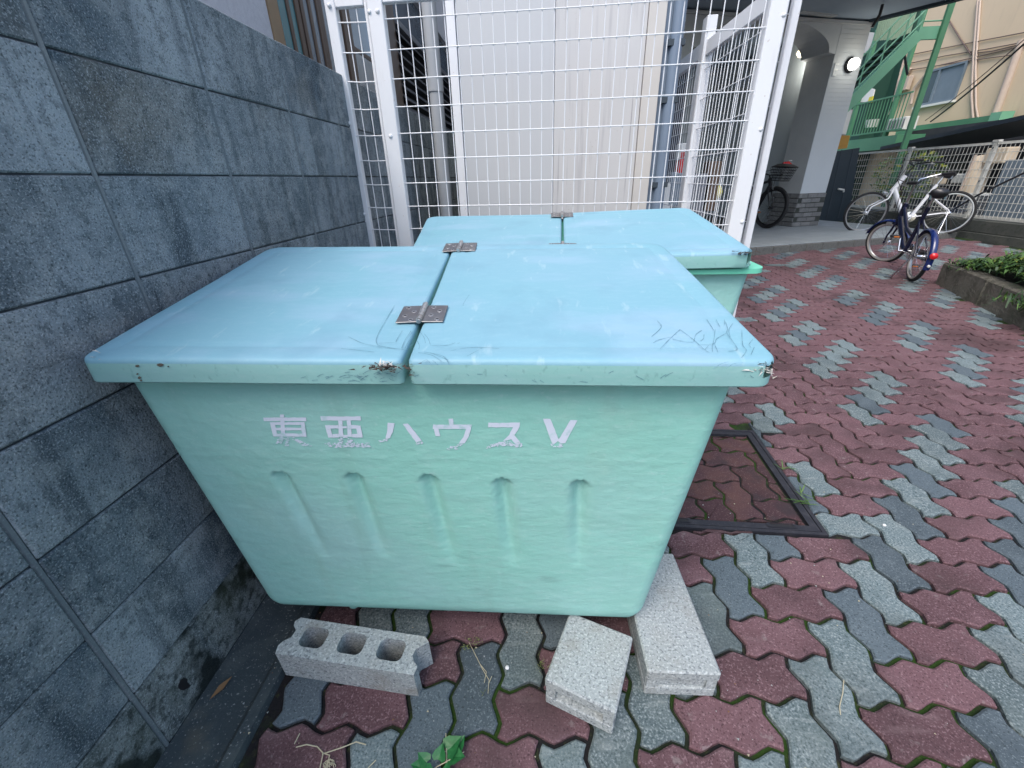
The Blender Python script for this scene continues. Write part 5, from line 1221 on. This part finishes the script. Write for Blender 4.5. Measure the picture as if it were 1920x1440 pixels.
b.add(vs, [(2*i, 2*i+2, 2*i+3, 2*i+1) for i in range(n*2)]); b.build('corrugated_sheet', M['green_sheet'], st, fix=False)
# balcony below the stair
bc = thing('balcony', at_x(1640, 265, SXX), 'green steel balcony with bar railing and hanging laundry below the staircase', 'balcony')
zb_ = at_x(1640, 258, SXX).z; yl, yr = 15.6, at_x(1684, 262, SXX).y; zr = zb_+.85
b = MB(); b.mm((SXX-.05, yr, zb_-.30), (SXX+1.3, yl, zb_)); b.build('floor_edge', M['green_paint'], bc)
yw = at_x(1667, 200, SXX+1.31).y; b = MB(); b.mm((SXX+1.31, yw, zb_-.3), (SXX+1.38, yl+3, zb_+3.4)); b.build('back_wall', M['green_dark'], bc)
for z in (zb_+.10, zr): b = MB(); b.mm((SXX-.03, yr, z), (SXX+.0, yl, z+.035)); b.build('rail', M['green_paint'], bc)
barm = MB(); barm.mm((SXX-.022, -.008, zb_+.136), (SXX-.006, .008, zr-.001)); barm = barm.mesh('bar', M['green_paint'])
y = yr+.08
while y < yl: o = link('bar', barm, bc); o.location = Vector((0, y, 0))-origin(bc); y += .11
for u, v in ((1606, 190), (1680, 180)):
    p = at_x(u, v, SXX+.2); b = MB(); b.mm((SXX+.2, p.y-.05, zb_), (SXX+.28, p.y+.05, zb_+2.6)); b.build('post', M['green_paint'], bc)
cl = quad_x([(1612, 192), (1634, 190), (1640, 168), (1628, 164)], SXX+.3, .02, 'laundry', M['cloth'], None); tag(cl, 'white laundry hanging over the green balcony rail', 'laundry')
cl = quad_x([(1626, 193), (1634, 192), (1637, 180), (1630, 182)], SXX+.26, .02, 'towel', M['yellow'], None); tag(cl, 'yellow towel hanging beside the white laundry', 'towel')
ac = thing('air_conditioner', at_x(1682, 236, SXX+.1), 'white slatted outdoor unit standing behind the green balcony bars', 'air conditioner')
a, c_ = at_x(1676, 222, SXX+.1), at_x(1692, 243, SXX+.1); b = MB(); b.mm((SXX+.1, c_.y, c_.z), (SXX+.4, a.y+.2, a.z)); b.build('body', M['unit_white'], ac, bevel=.01)
for k in range(7):
    yy = c_.y+.03+k*(a.y+.2-c_.y-.06)/6; b = MB(); b.mm((SXX+.085, yy-.012, c_.z+.05), (SXX+.099, yy+.012, a.z-.05)); b.build('slat', M['louver'], ac)
for (u0, v0, u1, v1, lab) in ((1622, 226, 1634, 238, 'small white bucket on the green balcony floor'),):
    a, c_ = at_x(u0, v0, SXX+.2), at_x(u1, v1, SXX+.2); b = MB(); b.lathe((SXX+.3, (a.y+c_.y)/2, c_.z), (0, 0, 1), [(.13, 0), (.16, a.z-c_.z)], 16); tag(b.build('bucket', M['unit_white'], smooth=True), lab, 'bucket')
# meter box and conduits behind the stair
mbx = pbox_x(1694, 147, 1706, 168, 10.95, -.12, 'meter_box', M['conduit'], None, .01); tag(mbx, 'cream meter box on the wall behind the green staircase', 'meter box')
for pts in ([(1712, 85), (1700, 130), (1690, 160), (1668, 215)], [(1702, 92), (1690, 132), (1676, 190)], [(1708, 128), (1700, 140), (1690, 150), (1680, 200)], [(1735, 140), (1715, 165), (1708, 195)]):
    b = MB(); b.tube(wpx(pts, 10.94), .035, 8); b.build('pipe', M['conduit'], bb_, smooth=True)
# tan corrugated roof piece far behind the lamp
tr_ = quad_x([(1600, 105), (1625, 98), (1645, 62), (1618, 60)], 12.0 if False else 10.4, .05, 'awning', M['beige_trim'], None); tag(tr_, 'tan ribbed awning sheet beyond the lamp and stair', 'awning')
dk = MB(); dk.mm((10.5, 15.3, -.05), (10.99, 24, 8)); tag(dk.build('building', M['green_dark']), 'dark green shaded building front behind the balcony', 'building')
bl = quad_y([(1540, 256), (1585, 256), (1600, 205), (1560, 205)], 12.6, .05, 'slatted_screen', M['pipe_grey'], None); tag(bl, 'pale grey vertical slat screen above the ochre board', 'screen')
for k in range(8):
    u = 1562+k*4.2; b = MB(); p, q = at_y(u-8, 252, 12.58), at_y(u+4, 207, 12.58); b.beam(p, q, .03, .05); b.build('slat', M['tile_wall'], bl)
# carport and clutter behind the fence
cp = thing('carport', (9.2, 9, 0), 'dark low carport roof behind the right hand fence', 'carport')
a, c_ = at_x(1690, 270, 9.0), at_x(1925, 219, 9.0); dd = (c_-a).normalized(); a, c_ = a-dd*.6, c_+dd*2.5; b = MB(); b.beam(a, c_, .05, .07); b.build('front_beam', M['carport'], cp)
b = MB(); a2, c2 = a+Vector((.05, 0, -.02)), c_+Vector((.05, 0, -.02)); b.prism([a2, c2, c2+Vector((1.1, 0, -.10)), a2+Vector((1.1, 0, -.10))], (0, 0, .03)); b.build('roof_sheet', M['carport_sheet'], cp)
b = MB(); b.mm((9.02, 5.2, 0), (9.12, 5.3, 2.6)); b.build('post', M['brown_dark'], cp)
b = MB(); b.mm((9.02, 8.1, 0), (9.12, 8.22, 2.3)); b.build('post', M['brown_dark'], cp)
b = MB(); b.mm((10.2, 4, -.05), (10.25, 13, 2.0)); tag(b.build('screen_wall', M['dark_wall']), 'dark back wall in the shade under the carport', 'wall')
def clutter(u0, v0, u1, v1, x, d, m_, name, label, cat):
    a, c_ = at_x(u0, v0, x), at_x(u1, v1, x); b = MB(); b.mm((x, min(a.y, c_.y), min(a.z, c_.z)), (x+d, max(a.y, c_.y), max(a.z, c_.z))); return tag(b.build(name, M[m_], bevel=.015), label, cat)
clutter(1852, 278, 1880, 306, 8.9, .2, 'unit_cream', 'meter_box', 'cream box hung on the post behind the right fence', 'box')
clutter(1745, 326, 1762, 346, 8.9, .12, 'unit_cream', 'meter_box', 'small pale yellow box behind the middle of the right fence', 'box')
clutter(1787, 326, 1808, 344, 8.9, .2, 'unit_white', 'meter_box', 'rounded white meter behind the right fence left of the tank', 'box')
wt = thing('water_tank', at_x(1815, 360, 8.8), 'tall cream rounded water heater tank behind the fence post', 'water heater')
a, c_ = at_x(1832, 290, 8.9), at_x(1800, 368, 8.9); b = MB(); b.lathe((9.05, a.y, c_.z), (0, 0, 1), [(.16, 0), (.17, .03), (.17, a.z-c_.z-.10), (.12, a.z-c_.z-.02), (.02, a.z-c_.z)], 20); b.build('tank', M['unit_cream'], wt, smooth=True)
b = MB(); b.tube([(8.86, a.y, c_.z), (8.86, a.y-.02, a.z)], .02, 8); b.build('pipe', M['conduit'], wt)
ac = thing('air_conditioner', at_x(1820, 385, 8.7), 'white slatted outdoor unit low behind the right fence post', 'air conditioner')
a, c_ = at_x(1808, 362, 8.7), at_x(1850, 402, 8.7); b = MB(); b.mm((8.7, c_.y, .30), (9.0, a.y, a.z)); b.build('body', M['unit_white'], ac, bevel=.02)
for k in range(7):
    z = .36+k*(a.z-.42)/6; b = MB(); b.mm((8.682, c_.y+.03, z), (8.699, a.y-.03, z+.03)); b.build('slat', M['louver'], ac)
clutter(1706, 300, 1740, 360, 9.6, .1, 'louver', 'shed_door', 'dark grey shed door in shade behind the fence', 'door')
clutter(1720, 335, 1735, 368, 9.4, .1, 'pipe_grey', 'grey_box', 'grey green box on the ground behind the fence', 'box')
clutter(1770, 300, 1790, 345, 9.5, .06, 'retain', 'shed_panel', 'grey panel leaning in the shade behind the fence', 'panel')
clutter(1885, 300, 1990, 430, 8.6, .03, 'grey_sheet', 'tarpaulin_sheet', 'blue grey sheet covering the fence end at far right', 'sheet')
# black cable tied from the bicycles to the right
cable([at_x(1782, 396, 7.7), at_x(1835, 365, 7.75), at_x(1925, 322, 7.8)], .014, M['cable'], 'black cable stretched across the right hand fence')
tv = thing('antenna_wire', at_z(1655, 12, 3.3), 'short dark cable hanging from the porch soffit edge', 'cable'); p = at_z(1655, 8, 3.34); b = MB(); b.tube([p, p+Vector((0, 0, -.12)), p+Vector((-.05, .02, -.26))], .02, 6); b.build('strand', M['cable'], tv)
for k, (u, v) in enumerate(((1692, 420), (1655, 470))): pass

# ------------------------------------------------------------------ small things on the paving
def leaf(c, d, L, w, m_, par, name='leaf'):
    c = Vector(c); d = Vector(d).normalized(); s = d.cross(Vector((0, 0, 1))).normalized(); up = s.cross(d)
    ol = [(0, 0), (.0, .10), (-.10, .30), (.12, .50), (.45, .40), (.75, .18), (1, 0), (.75, -.18), (.45, -.40), (.12, -.50), (-.10, -.30), (0, -.10)]
    b = MB(); pts = [c+d*(x*L)+s*(y*w*2)+up*(abs(y)*w*.5) for x, y in ol]; mid = c+d*L*.35-up*.002
    b.add(pts+[mid], [(i, (i+1) % 12, 12) for i in range(12)]); return b.build(name, m_, par, fix=False)
ivc = at_z(815, 1415, .012); iv = thing('ivy_sprig', ivc, 'green ivy sprig growing from a paving joint at the bottom edge', 'plant')
for u, v, L, d in ((822, 1425, .030, (.2, .9, .5)), (838, 1408, .042, (.7, .5, .4)), (845, 1418, .036, (.9, -.1, .3)), (800, 1430, .028, (-.7, .4, .4)), (812, 1440, .03, (-.3, -.6, .3)), (830, 1440, .03, (.5, -.7, .3)), (856, 1402, .028, (.6, .8, .3)), (790, 1438, .024, (-.9, 0, .3))):
    leaf(at_z(u, v, .022), d, L, L*.55, M['leaf_ivy'], iv)
b = MB()
for u, v, u2, v2 in ((815, 1415, 838, 1408), (838, 1440, 836, 1375), (815, 1440, 870, 1410)): b.tube([at_z(u, v, .006), at_z((u+u2)/2, (v+v2)/2, .024), at_z(u2, v2, .012)], .0012, 5)
b.build('stem', M['straw'], iv)
dw = thing('dry_weed', at_z(885, 1210, .0), 'pale dry weed with thin stem lying across a grey paver', 'plant'); b = MB()
for pts in ([(880, 1205), (890, 1225), (905, 1255), (917, 1275), (915, 1300)], [(900, 1245), (912, 1260), (908, 1280)], [(917, 1280), (922, 1268)]): b.tube([at_z(u, v, .004) for u, v in pts], .0009, 4)
b.build('stem', M['straw'], dw)
rr = random.Random(2); b = MB()
for k in range(70):
    u, v = rr.choice([(880, 1202), (893, 1200), (875, 1212), (896, 1208), (912, 1296)]); p = at_z(u+rr.gauss(0, 5), v+rr.gauss(0, 4), .003); d = Vector((rr.gauss(0, .5), rr.gauss(0, .5), rr.uniform(.3, 1))).normalized()*rr.uniform(.008, .018); s = d.cross(Vector((1, .3, 0))).normalized()*.0013
    b.add([p-s, p+s, p+d], [(0, 1, 2)])
b.build('leaf', M['moss'], dw, fix=False)
dw = thing('dry_weed', at_z(1015, 1245, 0), 'small dry weed tuft beside the tilted concrete block', 'plant'); b = MB()
for k in range(40):
    p = at_z(1014+rr.gauss(0, 4), 1248+rr.gauss(0, 6), .003); d = Vector((rr.gauss(0, .6), rr.gauss(0, .6), rr.uniform(.2, 1))).normalized()*rr.uniform(.008, .02); s = d.cross(Vector((1, .3, 0))).normalized()*.001
    b.add([p-s, p+s, p+d], [(0, 1, 2)])
b.build('leaf', M['moss'], dw, fix=False)
tg = thing('dead_stalk', at_z(612, 1415, 0), 'pale tangled dead stalk lying on a red paver at lower left', 'stalk'); b = MB()
for pts in ([(555, 1401), (575, 1396), (595, 1400), (606, 1412), (600, 1440)], [(604, 1414), (640, 1402), (668, 1391), (686, 1396)], [(606, 1412), (618, 1416), (612, 1440)]): b.tube([at_z(u, v, .006+.003*(i % 2)) for i, (u, v) in enumerate(pts)], .0013, 5)
for k in range(9):
    c = at_z(613+rr.gauss(0, 6), 1432+rr.gauss(0, 6), .008); b.tube([c+Vector((math.cos(a)*.007, math.sin(a)*.006, rr.uniform(-.003, .003))) for a in [i*.7 for i in range(8)]], .0009, 4)
b.build('strand', M['straw'], tg)
for (pts, lab) in (([(1582, 1275), (1580, 1300), (1574, 1325), (1576, 1340)], 'single dry grass stem on the blue grey paver at right'), ([(562, 1375), (552, 1395)], 'short straw beside the tangled stalk at lower left'), ([(705, 1425), (690, 1440)], 'straw on the grey paver at the bottom edge')):
    b = MB(); b.tube([at_z(u, v, .005) for u, v in pts], .0012, 5); tag(b.build('straw', M['straw']), lab, 'straw')
def pebble(u, v, r, label):
    p = at_z(u, v, .004); b = MB(); b.lathe(p, (.1, .2, 1), [(r*.6, -.003), (r, 0), (r*.8, r*.6), (r*.2, r*.9)], 8); tag(b.build('pebble', M['pebble'], base=p), label, 'pebble')
pebble(951, 1252, .006, 'white stone chip on the dark paver between the concrete blocks'); pebble(1658, 985, .006, 'white chip on the paving joint right of the manhole'); pebble(1766, 549, .025, 'pale pebble on the paving by the kerb corner')
rr = random.Random(4)
for spots, lab in (((( 1468, 880, .05), (1480, 878, .035)), 'small grass blades on the manhole frame edge farther from the camera'), (((1502, 925, .05), (1510, 935, .05), (1500, 940, .045), (1515, 945, .04), (1490, 938, .05)), 'brighter grass tuft at the near right side of the manhole frame')):
    b = MB()
    for u, v, L in spots:
        p = at_z(u, v, .006)
        for i in range(3):
            d = Vector((rr.gauss(0, 1), rr.gauss(0, .6), .25)).normalized()*L; s = d.cross(Vector((0, 0, 1))).normalized()*.0035; b.add([p-s*.5, p+s*.5, p+d*.6+s*.6, p+d+Vector((0, 0, -.004)), p+d*.6-s*.6], [(0, 1, 2, 4), (4, 2, 3)])
    tag(b.build('grass_tuft', M['leaf_a'], fix=False), lab, 'grass')
b = MB(); pts = [at_x(345+14*math.cos(a)*random.uniform(.5, 1), 1285+12*math.sin(a)*random.uniform(.5, 1.2), .0006) for a in [i*2*PI/12 for i in range(12)]]; b.add(pts, [tuple(range(12))]); b.build('dark_hole', M['cable'], wall, fix=False)
# grit and crumbs caught along the gutter and under the bin
b = MB(); rr = random.Random(31)
for k in range(170):
    x, y = (rr.uniform(.12, .2), rr.uniform(.35, 1.4)) if k % 3 == 0 else ((rr.uniform(.2, 1.4), rr.uniform(.45, .9)) if k % 3 == 1 else (rr.uniform(1.2, 2.4), rr.uniform(.4, 1.6)))
    z = .012 if x < .185 else .001; r = rr.uniform(.0012, .0035); p = Vector((x, y, z)); a = rr.uniform(0, 6)
    b.add([p+Vector((r*math.cos(a+t), r*math.sin(a+t), 0)) for t in (0, 2.1, 4.2)]+[p+Vector((0, 0, r*.8))], [(0, 1, 3), (1, 2, 3), (2, 0, 3)], rr.choice((0, 0, 1, 2)))
o = b.build('grit', [M['cinder'], M['straw'], M['rust_leaf']], fix=False); o['kind'] = 'stuff'; o['label'] = 'loose grit and crumbs scattered over the pavers by the bin'
# dead leaf in the gutter
p = at_z(415, 1290, .008); b = MB(); d = Vector((.012, .028, 0)); s = Vector((.006, -.003, 0)); b.add([p-d, p+s, p+d+Vector((0, 0, .004)), p-s+Vector((0, 0, .006))], [(0, 1, 2), (0, 2, 3)]); tag(b.build('dead_leaf', M['rust_leaf'], fix=False), 'curled brown leaf lying in the gutter', 'leaf')
